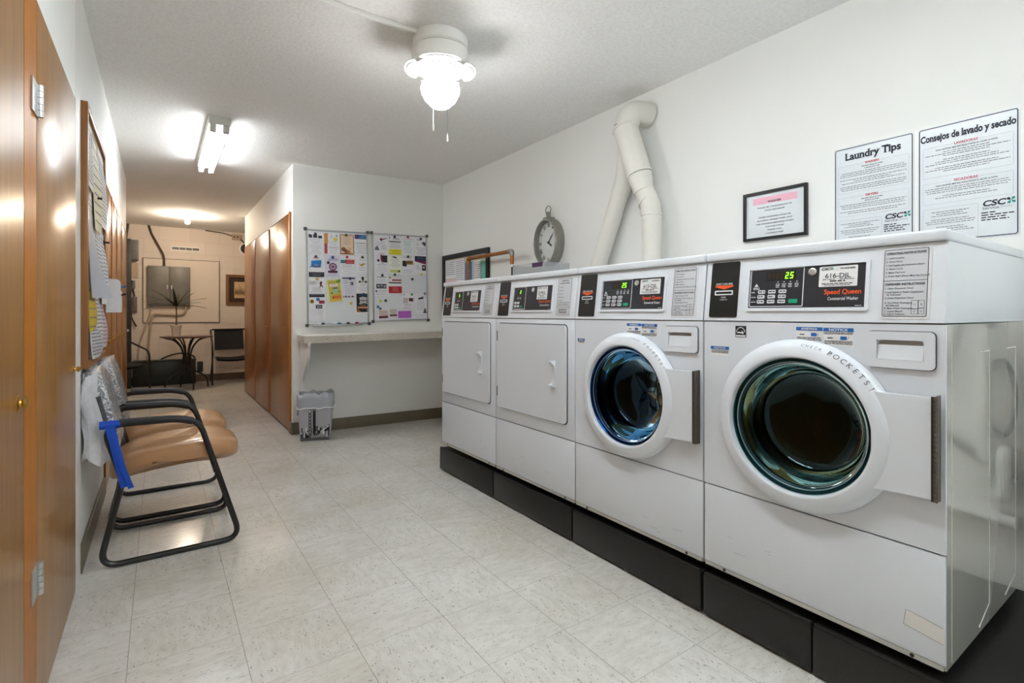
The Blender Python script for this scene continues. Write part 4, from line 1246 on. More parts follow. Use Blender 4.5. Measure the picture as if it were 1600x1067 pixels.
fl1(66, 214, 708, 962, 'tall white flyer with dark heading band and coloured badges, bottom left of the left whiteboard', [('r', .05, .97, .02, .14, (44, 46, 58)), ('l', .15, .9, .06, .1, 1, (150, 150, 160)), ('d', .2, .3, .13, (188, 150, 60)), ('d', .22, .29, .08, (96, 70, 40)), ('d', .56, .22, .11, (36, 110, 176)), ('r', .62, .96, .26, .38, (170, 52, 70)), ('r', .42, .82, .42, .56, (66, 68, 84)), ('l', .5, .76, .48, .52, 2, (220, 220, 226)), ('l', .06, .94, .64, .95, 6, (206, 208, 220))])
fl1(370, 502, 566, 768, 'pale lilac flyer with a framed portrait and a row of red figures', [('r', .05, .95, .01, .08, (70, 66, 96)), ('l', .05, .5, .14, .3, 4, GR), ('d', .72, .3, .12, (50, 34, 46)), ('d', .7, .3, .05, (220, 190, 180)), ('l', .15, .85, .42, .78, 6, LG), ('p', [(.05, .96), (.1, .9), (.18, .95), (.28, .86), (.38, .95), (.5, .88), (.62, .96), (.75, .87), (.92, .96)], (120, 66, 80))], base=(222, 222, 234))
fl1(238, 366, 582, 796, 'yellow-green pamphlet pinned at a slant', [('r', .08, .94, .05, .97, (204, 190, 90)), ('r', .7, .96, .04, .16, (110, 160, 60)), ('r', .2, .78, .2, .32, (238, 226, 226)), ('l', .26, .74, .24, .3, 2, (140, 90, 130)), ('r', .36, .74, .36, .42, (110, 120, 100)), ('d', .54, .52, .17, (160, 200, 160)), ('d', .28, .6, .08, (120, 130, 60)), ('d', .82, .56, .07, (120, 140, 60)), ('r', .3, .92, .72, .86, (224, 124, 50)), ('d', .34, .8, .06, (120, 60, 20)), ('r', .2, .9, .89, .96, (226, 180, 70))], rot=0.10, base=(232, 226, 150), n=0.0122)
fl1(512, 632, 574, 722, 'white flyer with three small dark green leaves', [('d', .26, .28, .1, (58, 74, 58)), ('d', .5, .14, .09, (40, 54, 44)), ('d', .74, .28, .1, (54, 64, 56)), ('d', .5, .28, .08, (150, 170, 110)), ('l', .25, .75, .46, .54, 2, GR), ('l', .08, .92, .66, .92, 4, LG)])
fl1(500, 634, 724, 926, 'black poster with pale lettering and an orange title, bottom right of the left whiteboard', [('r', .05, .96, .03, .94, (28, 26, 30)), ('r', .22, .8, .04, .14, (36, 66, 90)), ('p', [(.25, .22), (.5, .18), (.82, .22), (.78, .44), (.84, .54), (.6, .5), (.24, .56), (.3, .4)], (186, 186, 190)), ('r', .32, .74, .36, .4, (60, 58, 62)), ('r', .12, .88, .66, .76, (206, 140, 90)), ('l', .3, .76, .6, .62, 1, (226, 200, 180)), ('p', [(.05, .94), (.05, .82), (.2, .8), (.4, .94)], (160, 100, 60)), ('r', .74, .92, .8, .92, (90, 92, 98))])
c2 = lambda x: (x - 690) * 0.00114
def fl2(x0, x1, y0, y1, *a, **k):
    off = 135 + ((x0 + x1) / 2 - 690) * 0.058
    return flyer(B2, H2, c2(x0), c2(x1), (y0 - off) * 0.00101, (y1 - off) * 0.00101, *a, **k)
fl2(709, 826, 160, 318, 'white flyer with a dark red swatter shape, top left of the right whiteboard', [('p', [(.4, .22), (.5, .16), (.62, .2), (.94, .14), (.95, .18), (.64, .26), (.56, .36)], (92, 24, 44)), ('l', .1, .9, .4, .6, 4, LG), ('p', [(.04, .9), (.08, .74), (.24, .62), (.34, .76), (.4, .9)], (110, 112, 120)), ('l', .5, .95, .66, .84, 4, GR)])
fl2(709, 826, 320, 530, 'white flyer with a dark square photo of a red dancer', [('l', .3, .8, .05, .1, 2, (150, 90, 110)), ('r', .52, .96, .14, .46, (38, 34, 40)), ('p', [(.46, .12), (.56, .1), (.6, .3), (.72, .46), (.56, .46), (.46, .36)], (120, 28, 56)), ('l', .18, .42, .16, .4, 4, GR), ('d', .3, .38, .1, (70, 70, 78)), ('l', .2, .9, .52, .58, 2, INK), ('l', .15, .95, .66, .95, 5, LG)])
fl2(705, 826, 532, 736, 'white flyer with a grey strip of photos across its middle', [('l', .2, .85, .12, .14, 2, INK), ('l', .08, .92, .24, .36, 3, LG), ('r', .14, .86, .44, .66, (72, 72, 80)), ('d', .3, .54, .08, (160, 160, 168)), ('d', .52, .52, .08, (140, 140, 150)), ('d', .74, .56, .08, (166, 166, 172)), ('d', .14, .78, .07, (86, 84, 110)), ('l', .25, .95, .76, .8, 2, GR), ('l', .1, .9, .88, .94, 2, LG)])
fl2(831, 952, 164, 354, 'white flyer with a yellow box across its foot', [('l', .3, .9, .14, .18, 2, INK), ('p', [(.06, .06), (.12, .04), (.14, .16), (.1, .18)], (70, 76, 120)), ('r', .06, .92, .27, .32, INK), ('l', .08, .92, .38, .6, 5, GR), ('r', .04, .96, .68, .96, (228, 218, 50)), ('l', .14, .88, .76, .9, 3, (130, 120, 30))])
fl2(954, 1062, 166, 354, 'pale green-white flyer under a red magnet, top row of the right whiteboard', [('l', .1, .9, .12, .18, 2, (190, 110, 120)), ('l', .06, .8, .28, .5, 5, (150, 170, 170)), ('l', .1, .9, .6, .86, 5, LG)], base=(230, 238, 238))
fl2(1068, 1184, 180, 358, 'white flyer with a grey mask-shaped picture, top right of the right whiteboard', [('l', .1, .6, .12, .16, 2, INK), ('p', [(.55, .3), (.7, .22), (.9, .26), (.92, .36), (.8, .48), (.7, .4)], (72, 76, 76)), ('l', .08, .4, .3, .44, 3, (190, 130, 150)), ('l', .08, .92, .58, .95, 6, GR)])
fl2(831, 946, 358, 532, 'white flyer with a pale yellow-green strip at its foot', [('p', [(.2, .04), (.5, .02), (.7, .1), (.56, .14)], INK), ('l', .1, .9, .2, .62, 7, GR), ('r', .1, .9, .76, .92, (206, 212, 120)), ('d', .8, .84, .08, (60, 60, 70))], base=(238, 240, 230))
fl2(950, 1058, 360, 542, 'white flyer with two dark figures beside a gold picture', [('l', .05, .9, .04, .1, 2, INK), ('p', [(.04, .28), (.2, .24), (.40, .3), (.40, .56), (.04, .56)], (32, 28, 36)), ('r', .38, .94, .24, .46, (150, 118, 62)), ('d', .5, .34, .06, (60, 44, 30)), ('d', .7, .34, .08, (90, 60, 40)), ('l', .1, .9, .76, .92, 3, GR)])
fl2(1064, 1186, 360, 534, 'white flyer with dark navy and plum diagonal bands', [('p', [(.02, .02), (.9, .02), (.9, .3), (.02, .26)], (30, 32, 60)), ('p', [(.02, .26), (.9, .3), (.9, .5), (.02, .32)], (120, 30, 84)), ('l', .15, .8, .12, .18, 2, (110, 120, 150)), ('r', .56, .86, .52, .84, (38, 30, 36)), ('d', .7, .66, .08, (220, 180, 180)), ('l', .08, .46, .54, .8, 5, GR)])
fl2(829, 944, 536, 722, 'white flyer with a solid red block at its foot', [('f', .02, .98, .03, .46, .002, (120, 90, 80)), ('d', .12, .16, .08, (190, 140, 60)), ('l', .25, .92, .1, .18, 2, GR), ('r', .25, .96, .26, .34, (150, 70, 60)), ('r', .02, .96, .4, .47, (86, 60, 60)), ('r', .0, 1.0, .62, .97, (178, 26, 36)), ('l', .15, .85, .7, .88, 4, (230, 160, 150))])
fl2(946, 1048, 726, 878, 'small white clipping pinned at a slant with a dark photo', [('r', .08, .5, .3, .62, (196, 180, 186)), ('r', .58, .96, .28, .5, (90, 36, 30)), ('l', .1, .9, .66, .84, 4, GR), ('p', [(.1, .04), (.16, .04), (.14, .16), (.1, .14)], (60, 60, 64)), ('l', .02, .95, .95, .98, 2, GR)], rot=-0.09, n=0.0112)
fl2(1056, 1186, 738, 940, 'white flyer with a black shape at the top and a seated figure at its corner', [('p', [(.28, .2), (.66, .12), (.64, .24), (.3, .28)], (34, 34, 36)), ('f', .04, .9, .06, .96, .001, GR), ('l', .14, .76, .32, .8, 9, LG), ('p', [(.6, .94), (.74, .7), (.82, .72), (.84, .86), (.96, .96)], (84, 88, 86)), ('l', .5, .95, .17, .2, 1, GR)])
PHO = 'small cards along the right whiteboard rail'
fl2(732, 826, 872, 958, 'small photo card with dark red foot, leftmost on the right whiteboard rail', [('r', .08, .92, .06, .94, (214, 196, 192)), ('r', .08, .92, .66, .92, (106, 40, 48)), ('l', .12, .88, .16, .5, 4, (190, 150, 146))], rot=0.03, group=PHO, name='card')
fl2(829, 902, 864, 952, 'small grey card with a dark red foot, right of the first photo card', [('r', .06, .94, .05, .95, (206, 202, 196)), ('r', .06, .94, .66, .84, (100, 44, 50)), ('l', .1, .9, .14, .56, 5, (160, 150, 146))], group=PHO, name='card')
fl2(908, 1026, 896, 964, 'plain purple card on the rail of the right whiteboard', [], base=(182, 96, 196), group=PHO, name='card')

def magnet(B, H, x, y, col, label, r=0.0125, n=0.0122):
    F = B.sub(x, H - y, 0, n)
    b = MB(); b.lathe(F, 0, 0, [(r, 0), (r, 0.005), (r * .8, 0.0075), (0.002, 0.008)], 18)
    tag(obj('magnet', b, mat('magnet_%d_%d_%d' % col, col, 0.35), loc=F.o), label, 'magnet', 'round magnets on the whiteboards')
BK, DR, NB, YL, DGn = (40, 44, 46), (126, 24, 44), (24, 74, 118), (222, 190, 60), (48, 76, 58)
def m1(x, y, *a): 
    off = 100 + (x - 50) * 0.052; magnet(B1, H1, c1(x), (y - off) * 0.00096, *a)
def m2(x, y, *a):
    off = 135 + (x - 690) * 0.058; magnet(B2, H2, c2(x), (y - off) * 0.00101, *a)
m1(138, 148, BK, 'black magnet holding the flyer with bold black heading')
m1(420, 158, DGn, 'dark green magnet holding the tan bordered flyer')
m1(138, 362, DR, 'dark red magnet above the blue picture flyer')
m1(290, 370, NB, 'dark blue magnet above the round emblem flyer')
m1(425, 370, (172, 30, 56), 'red magnet above the teal and red flyer')
m1(572, 374, BK, 'black magnet above the gold figure flyer')
m1(145, 572, YL, 'yellow magnet above the dancing figure flyer')
m1(448, 578, (40, 40, 90), 'navy magnet on the portrait flyer')
m1(345, 594, (108, 156, 60), 'light green magnet on the slanted yellow-green pamphlet')
m1(570, 578, (34, 56, 34), 'very dark green magnet among the leaves flyer')
m1(150, 762, (30, 104, 170), 'blue magnet on the coloured badges flyer')
m1(575, 736, (36, 80, 120), 'blue magnet at the top of the black poster')
m1(454, 820, YL, 'yellow magnet alone on the bare lower left whiteboard')
m2(888, 174, BK, 'black magnet above the yellow box flyer')
m2(1007, 174, (176, 40, 70), 'red magnet above the pale green-white flyer')
m2(1125, 192, BK, 'black magnet above the mask picture flyer')
m2(1005, 366, BK, 'black magnet above the two dark figures flyer')
m2(775, 541, BK, 'black magnet above the strip of photos flyer')
m2(884, 539, (34, 70, 44), 'dark green magnet above the red block flyer')
m2(1125, 544, (200, 190, 90), 'pale yellow magnet just under the plum banded flyer')
m2(1040, 588, BK, 'black magnet alone in the bare middle of the right whiteboard')
m2(753, 786, (214, 206, 70), 'yellow magnet low on the bare part of the right whiteboard')
m2(800, 784, (26, 34, 60), 'navy magnet beside the low yellow magnet')
m2(732, 838, (40, 120, 160), 'blue magnet low at the left edge of the right whiteboard')
m2(752, 858, (80, 92, 104), 'grey magnet just above the first photo card')
m2(1033, 738, (90, 150, 80), 'green magnet on the slanted clipping')
m2(1155, 738, (120, 126, 120), 'grey-green magnet on the seated figure flyer')

def marker(x0, x1, y, cap, label):
    off = 100 + (x0 - 50) * 0.052
    t = thing('marker', label, 'marker', tuple(B1.p(c1(x0), H1 - (y - off) * 0.00096, 0.03)), 'markers on the left whiteboard rail')
    p = lambda x: B1.p(c1(x), 0.0125, 0.028)
    b = MB(); b.tube([p(x0), p(x0 + (x1 - x0) * .6)], 0.0075, 10); obj('barrel', b, M_paper, t)
    b = MB(); b.tube([p(x0 + (x1 - x0) * .6), p(x1)], 0.0082, 10); obj('cap', b, pcol(cap), t)
marker(268, 350, 978, (60, 130, 160), 'marker with pale blue cap, first on the whiteboard rail')
marker(356, 432, 978, (40, 36, 70), 'marker with dark navy cap on the whiteboard rail')
marker(438, 515, 978, (160, 30, 50), 'marker with red cap, last on the whiteboard rail')
marker(132, 200, 978, (40, 42, 40), 'marker with black cap at the left of the whiteboard rail')

# counter shelf with its bracket
sh = thing('wall_counter', 'cream laminate counter shelf under the whiteboards on a curved bracket', 'shelf', tuple(AL.p(0.7, 0.86, 0.2)))
S = AL.sub(0.035, 0.824, 0.017)
out = [(0.0, 0.0), (1.40, 0.0), (1.40, 0.43), (0.10, 0.43), (0.0, 0.36)]
FT = FR(S.o, S.r, S.n)        # u along wall, v away from the wall, n = down
b = MB(); b.prism(FT, out, -0.058, 0.0); obj('counter_core', b, M_lam, sh)
b = MB(); b.prism(FT, [(0.001, 0.001), (1.399, 0.001), (1.399, 0.429), (0.1, 0.429), (0.001, 0.359)], -0.0595, -0.0582); obj('counter_top', b, M_lamtop, sh)
prof = [(0.005, 0.0), (0.40, 0.0), (0.40, -0.02)]
for k in range(13):
    t = k / 12; prof.append((0.385 - 0.30 * (t ** 0.8) + 0.055 * math.sin(2 * PI * t) , -0.03 - 0.41 * t))
prof += [(0.06, -0.45), (0.005, -0.45)]
BRK = FR(S.p(0.045, 0, 0), S.n, S.u)
b = MB(); b.prism(BRK, prof, -0.0, 0.022); obj('bracket', b, M_trim, sh)

# waste basket with a city picture
ang = math.radians(-19)
TB = FR((1.075, 4.455, 0), (math.cos(ang), math.sin(ang), 0), (0, 0, 1))
wb = thing('waste_basket', 'small waste basket with a black and white city picture and grey bag', 'waste basket', (1.10, 4.52, 0))
M_bin = mat('bin_grey', (176, 176, 182), 0.35); M_binside = mat('bin_white', (226, 228, 232), 0.4)
M_bag = mat('bag_grey', (176, 180, 188), 0.35, coat=0.4)
b = MB()
lo = rrpts(-0.118, 0.118, -0.165, 0.0, 0.018, 4); hi = rrpts(-0.140, 0.140, -0.185, 0.012, 0.022, 4)
FTB = FR(TB.o, TB.r, -TB.n)   # u right, v away from the viewer? keep n = up
def ring(pts, z): return [TB.p(u, z, v) for u, v in pts]
k = len(lo); vs = ring(lo, 0.0) + ring(hi, 0.345); fs = [(i, (i + 1) % k, k + (i + 1) % k, k + i) for i in range(k)] + [tuple(range(k))]
b.add(vs, fs, 0); obj('bin_body', b, M_bin, wb)
slope = 0.012 / 0.345
PF = FR(TB.p(0, 0, 0.0008), TB.r, TB.u + TB.n * slope)
b = MB(); rng = random.Random(3)
b.rect(PF, -0.114, 0.114, 0.004, 0.03, 2, 0.0003); b.rect(PF, -0.112, -0.036, 0.03, 0.075, 0, 0.0004)
b.rect(PF, -0.040, 0.114, 0.03, 0.055, 1, 0.0005)
for i in range(46):
    u = rng.uniform(-0.114, 0.108); w2 = rng.uniform(0.006, 0.02); h0 = rng.uniform(0.03, 0.09); hh = h0 + rng.uniform(0.01, 0.05)
    b.rect(PF, u, min(u + w2, 0.116), h0, min(hh, 0.145), rng.choice([0, 0, 2, 1, 3]), 0.0006 + i * 0.00001)
b.rect(PF, -0.050, -0.026, 0.04, 0.27, 2, 0.0012); b.rect(PF, -0.016, 0.006, 0.06, 0.275, 0, 0.0012)
for i in range(7): b.rect(PF, -0.046, -0.032, 0.07 + i * 0.028, 0.083 + i * 0.028, 1, 0.0014)
b.disc(PF, -0.04, 0.255, 0.008, 0.0013, 0.0016, 3, 10); b.disc(PF, -0.005, 0.26, 0.007, 0.0013, 0.0016, 1, 10)
b.poly(PF, [(0.04, 0.07), (0.112, 0.12), (0.112, 0.13), (0.04, 0.078)], 3, 0.0015)
obj('city_print', b, [pcol((30, 28, 30)), pcol((150, 146, 150)), pcol((92, 90, 94)), pcol((226, 226, 228))], wb)
b = MB(); nb = 48
def brim(a, z, e, jit): 
    c, s_ = math.cos(a), math.sin(a)
    sq = (abs(c) ** 5 + abs(s_) ** 5) ** (-0.2)
    return TB.p((0.141 + e) * c * sq, z + jit * math.sin(a * 7 + 1.3) * 0.6 + jit * 0.6 * math.sin(a * 13), -0.0865 + (0.099 + e) * s_ * sq)
rows = [(0.268, 0.004, 0.004), (0.285, 0.008, 0.004), (0.325, 0.006, 0.002), (0.352, 0.008, 0.004), (0.392, 0.006, 0.012), (0.398, -0.004, 0.012), (0.35, -0.012, 0.004), (0.20, -0.016, 0.0)]
vs = [brim(2 * PI * i / nb, z, e, j) for z, e, j in rows for i in range(nb)]
fs = [(r * nb + i, r * nb + (i + 1) % nb, (r + 1) * nb + (i + 1) % nb, (r + 1) * nb + i) for r in range(len(rows) - 1) for i in range(nb)]
b.add(vs, fs, 0); bag = obj('bin_bag', b, M_bag, wb, smooth=60)
b = MB(); b.tube([brim(2 * PI * i / nb, 0.278, 0.010, 0.006) for i in range(nb)], 0.004, 6, closed=True); obj('bag_band', b, M_paper, bag)
b = MB(); b.box(TB, -0.142, -0.128, 0.215, 0.262, -0.05, -0.03); obj('blue_tag', b, mat('tape_blue', (18, 76, 190), 0.5), wb)
# ------------------------------------------------------------------ guest chairs against the left wall
M_tan = mat('tan_vinyl', (186, 140, 98), 0.32, coat=0.35, var=0.06, varscale=7)
M_damask = damask('damask_fabric', (104, 108, 112), (206, 209, 212))
M_tape = mat('blue_tape', (18, 76, 190), 0.5)
M_shell = mat('chair_shell', (40, 40, 42), 0.5)
def film(name, rgb, amount):
    m = bpy.data.materials.new(name); m.use_nodes = True
    nt = NT(m); b = nt.n['Principled BSDF']
    b.inputs['Base Color'].default_value = lin(rgb); b.inputs['Roughness'].default_value = 0.22
    b.inputs['Coat Weight'].default_value = 0.6
    f = nt.noise(nt.coord((1, 1, 0.5)), 16, 4, 0.7)
    nt.put(b.inputs['Alpha'], nt.math('ADD', amount - 0.25, nt.math('MULTIPLY', f, 0.5)))
    nt.put(b.inputs['Normal'], nt.bump(f, 0.7, 0.02))
    return m
M_film = film('clear_film', (236, 236, 240), 0.10)
M_film_thick = film('bunched_film', (236, 236, 240), 0.72)

def superbox(c, r, e, nu=28, nv=14):
    """rounded block: centre, half sizes, squareness"""
    mb = MB(); vs = []; fs = []
    def sp(v, p): return math.copysign(abs(v) ** p, v)
    for j in range(nv + 1):
        b = -PI / 2 + PI * j / nv
        for i in range(nu):
            a = 2 * PI * i / nu
            vs.append((c[0] + r[0] * sp(math.cos(b), e) * sp(math.cos(a), e), c[1] + r[1] * sp(math.cos(b), e) * sp(math.sin(a), e), c[2] + r[2] * sp(math.sin(b), e)))
    for j in range(nv):
        for i in range(nu):
            fs.append((j * nu + i, j * nu + (i + 1) % nu, (j + 1) * nu + (i + 1) % nu, (j + 1) * nu + i))
    mb.add(vs, fs); return mb

def guest_chair(y0, y1, label, tape):
    ym, W = (y0 + y1) / 2, y1 - y0
    t = thing('guest_chair', label, 'chair', (0.05, ym, 0), 'guest chairs against the left wall')
    R = 0.0125
    for y in (y0, y1):
        pts = [(-0.200, y, 0.610), (-0.125, y, 0.345), (-0.205, y, R), (0.315, y, R), (0.140, y, 0.592), (-0.200, y, 0.600)]
        p = fillet([(-0.128, y, 0.36), (-0.208, y, R), (0.318, y, R), (0.145, y, 0.598), (-0.195, y, 0.602), (-0.128, y, 0.36)], 0.075, 8)
        m = MB(); m.tube(p, R, 12); obj('side_frame', m, M_blackmetal, t)
    for x, z in ((-0.128, 0.36), (0.215, 0.345)):
        m = MB(); m.tube([(x, y0, z), (x, y1, z)], R * 0.9, 10); obj('cross_bar', m, M_blackmetal, t)
    for y in (y0 + 0.05, y1 - 0.05):
        m = MB(); m.tube(fillet([(-0.128, y, 0.36), (-0.15, y, 0.45), (-0.215, y, 0.72)], 0.1), R * 0.9, 10); obj('back_post', m, M_blackmetal, t)
    for y in (y0, y1):
        m = MB(); m.tube(fillet([(-0.14, y, 0.608), (0.06, y, 0.605), (0.125, y, 0.585)], 0.08), 0.0165, 12); obj('arm_pad', m, M_shell, t)
    # waterfall seat cushion
    sb = superbox((0.070, ym, 0.425), (0.255, W / 2 - 0.022, 0.062), 0.52, 40, 18)
    def shape(v):
        x, y, z = v; dx = (x - 0.07) / 0.255; dy = (y - ym) / (W / 2)
        z += -0.030 * max(0, dx) ** 2 - 0.035 * max(0, -dx) ** 3 + 0.012 * abs(dy) ** 2 - 0.010 * math.exp(-((dx + .1) ** 2) * 3) * (1 - dy * dy)
        z += 0.018 * dx
        if z < 0.40: z += 0.03 * (1 - abs(dx)) * (1 if abs(dy) > .6 else .3)
        y += 0.012 * math.copysign(1, dy) * math.exp(-((dx - .35) ** 2) * 6) * (abs(dy) ** 2)
        return (x, y, z)
    sb.v = [shape(v) for v in sb.v]
    obj('seat', sb, M_tan, t, smooth=80)
    # back cushion, leaning on the wall
    def lean(v):
        x, y, z = v; k = (z - 0.47) / 0.36
        return (x - 0.052 * k - 0.020 * k * k + 0.012 * (1 - ((y - ym) / (W / 2)) ** 2) * (-1), y, z - 0.025 * abs((y - ym) / (W / 2)) ** 3)
    bb = superbox((-0.158, ym, 0.655), (0.038, W / 2 - 0.045, 0.180), 0.42, 36, 18); bb.v = [lean(v) for v in bb.v]
    bk = obj('backrest', bb, M_damask, t, smooth=80)
    # plastic wrap over the back, bunched at the sides and hanging behind
    fb = superbox((-0.163, ym, 0.650), (0.047, W / 2 - 0.034, 0.196), 0.38, 36, 18)
    fb.v = [lean((x, y, z)) for x, y, z in fb.v]
    obj('plastic_wrap', fb, M_film, bk, smooth=80, recalc=True)
    rr_ = random.Random(label)
    for sgn in (-1, 1):
        def side(a, b2, sgn=sgn):
            z = 0.455 + 0.385 * b2; k = (z - 0.47) / 0.36
            x = -0.268 + 0.012 * math.sin(b2 * 7) + a * (0.105 - 0.03 * b2) - 0.03 * k * a + 0.006 * math.sin(a * 15)
            x = max(x, -0.266)
            y = ym + sgn * (W / 2 - 0.032 + 0.012 * math.sin(b2 * 9 + a * 3) * (1 - a) + 0.01 * math.sin(a * 5))
            zz = z + (0.018 * math.sin(a * 8) - 0.02 * a) * (1 - b2) - 0.05 * (1 - a) * b2
            return (x, y, zz)
        m = MB(); m.grid(side, 10, 16); obj('wrap_fold', m, M_film_thick, bk, smooth=80, recalc=False)
    m = MB(); m.grid(lambda a, b2: (-0.262 + 0.03 * (1 - b2) ** 2 * .5 + 0.004 * math.sin(a * 21), ym + (W - 0.07) * (a - 0.5), 0.45 + 0.37 * b2 + 0.012 * math.sin(a * 17) * (1 - b2)), 20, 8)
    obj('wrap_fold', m, M_film_thick, bk, smooth=80, recalc=False)
    if tape:
        y = y0 - 0.0145
        def strip(pts, w):
            mb = MB(); P = [Vector(p) for p in pts]
            for i in range(len(P) - 1):
                d = (P[i + 1] - P[i]).normalized(); s = Vector((d.z, 0, -d.x)) * w / 2
                if i == 0: mb.v += [tuple(P[0] - s), tuple(P[0] + s)]
                mb.v += [tuple(P[i + 1] - s), tuple(P[i + 1] + s)]
                k = len(mb.v) - 4; mb.f.append((k, k + 1, k + 3, k + 2)); mb.m.append(0)
            return mb
        obj('blue_tape', strip([(-0.178, y, 0.613), (-0.160, y - 0.006, 0.53), (-0.140, y - 0.004, 0.43), (-0.122, y, 0.335)], 0.024), M_tape, t, recalc=False)
        obj('blue_tape', strip([(-0.162, y - 0.004, 0.60), (-0.148, y - 0.010, 0.52), (-0.126, y - 0.010, 0.42), (-0.098, y - 0.002, 0.328)], 0.020), M_tape, t, recalc=False)
        m = MB(); m.tube([(-0.205, y0, 0.6025), (-0.135, y0, 0.6045)], 0.0175, 12); obj('blue_tape', m, M_tape, t)
    return t
guest_chair(2.715, 3.165, 'tan vinyl guest chair with blue tape on its arm, nearest the camera', True)
guest_chair(3.265, 3.735, 'tan vinyl guest chair behind the taped one, its back under the notice board', False)

# ------------------------------------------------------------------ notice board with overlapping papers
nb_ = thing('notice_board', 'oak-framed notice board crowded with papers on the left wall above the chairs', 'notice board', (XL, 3.2, 0.838))
FN = FR((XL, 0, 0), (0, 1, 0), (0, 0, 1))
Y0, Y1, Z0, Z1 = 2.745, 3.62, 0.838, 1.955
for a in ((Y0, Y0 + 0.032, Z0, Z1), (Y1 - 0.032, Y1, Z0, Z1), (Y0 + 0.032, Y1 - 0.032, Z0, Z0 + 0.032), (Y0 + 0.032, Y1 - 0.032, Z1 - 0.032, Z1)):
    m = MB(); m.box(FN, *a, 0.0, 0.026, bev=0.003); obj('frame_rail', m, M_oak, nb_)
m = MB(); m.box(FN, Y0 + 0.03, Y1 - 0.03, Z0 + 0.03, Z1 - 0.03, 0.001, 0.014); obj('board_face', m, mat('cork_board', (206, 190, 160), 0.8), nb_)

def pinned(y0, y1, z0, z1, curl, label, rgb, lines=8, bulge=0.0, n0=0.016, tail=0.0):
    """a sheet pinned at its top edge; curl lifts the foot, bulge bows the near edge"""
    nu, nv = 8, 14
    def fn(a, b):
        n = n0 + curl * (1 - b) ** 2 + bulge * math.sin(PI * min(1, b + .1)) * a + tail * (1 - b) ** 2 * a
        return FN.p(y0 + (y1 - y0) * a, z0 + (z1 - z0) * b, n)
    m = MB(); m.grid(fn, nu, nv)
    o = obj('pinned_sheet', m, pcol(rgb), loc=FN.p((y0 + y1) / 2, (z0 + z1) / 2, n0), smooth=60, recalc=False)
    tag(o, label, 'paper', 'papers pinned to the notice board')
    m = MB(); rng = random.Random(label)
    e = 0.0012
    for i in range(lines):
        b = 0.9 - 0.8 * i / max(1, lines - 1); h = 0.006 / (z1 - z0)
        a = 0.1
        while a < 0.9:
            w = rng.uniform(0.05, 0.2); c = min(0.92, a + w)
            q = [fn(a, b), fn(c, b), fn(c, b + h), fn(a, b + h)]
            m.add([p + FN.n * e for p in q], [(0, 1, 2, 3)]); a = c + 0.03
    if lines: obj('sheet_print', m, M_grey, o, recalc=False)
    return o
pinned(2.80, 3.00, 1.62, 1.90, 0.006, 'white sheet at the near top corner of the notice board', (232, 232, 236), 12)
pinned(3.02, 3.24, 1.46, 1.885, 0.012, 'cream sheet beside the near top sheet of the notice board', (226, 218, 186), 9, 0.016)
pinned(3.27, 3.58, 1.52, 1.90, 0.010, 'white sheet with dark scribbles at the far top of the notice board', (228, 228, 230), 16, 0.014)
pinned(2.80, 3.01, 1.30, 1.60, 0.005, 'white printed sheet below the near top sheet', (226, 226, 232), 12)
pinned(2.84, 3.06, 1.14, 1.52, 0.014, 'long grey sheet curling far off the notice board', (186, 188, 196), 0, 0.0, 0.018, 0.06)
pinned(3.10, 3.36, 1.16, 1.47, 0.008, 'white printed sheet in the middle of the notice board', (230, 232, 238), 14, 0.018)
pinned(3.38, 3.60, 1.12, 1.50, 0.010, 'white printed sheet at the far edge of the notice board', (232, 232, 236), 16, 0.018)
pinned(2.81, 3.02, 0.99, 1.19, 0.006, 'yellow sheet low on the near side of the notice board', (214, 186, 60), 5, 0.012, 0.02)
pinned(3.06, 3.30, 0.90, 1.16, 0.010, 'white sheet low in the middle of the notice board', (226, 226, 230), 12, 0.016)
pinned(2.85, 3.05, 0.87, 1.04, 0.010, 'grey printed sheet hanging below the yellow sheet', (206, 206, 212), 10, 0.028, 0.022)
pinned(3.34, 3.58, 0.89, 1.12, 0.010, 'pinkish sheet at the far low corner of the notice board', (222, 196, 200), 10, 0.016)
for (y, z, n, lab) in ((3.12, 1.62, 0.03, 'dark push clip on the cream sheet of the notice board'), (3.56, 1.46, 0.03, 'dark push clip at the far edge of the notice board')):
    m = MB(); F = FN.sub(y, z, 0, n - 0.012); m.lathe(F, 0, 0, [(0.009, 0), (0.009, 0.006), (0.005, 0.009), (0.005, 0.022), (0.009, 0.026), (0.002, 0.028)], 12)
    tag(obj('push_clip', m, M_black, loc=F.o), lab, 'push pin', 'push clips on the notice board')

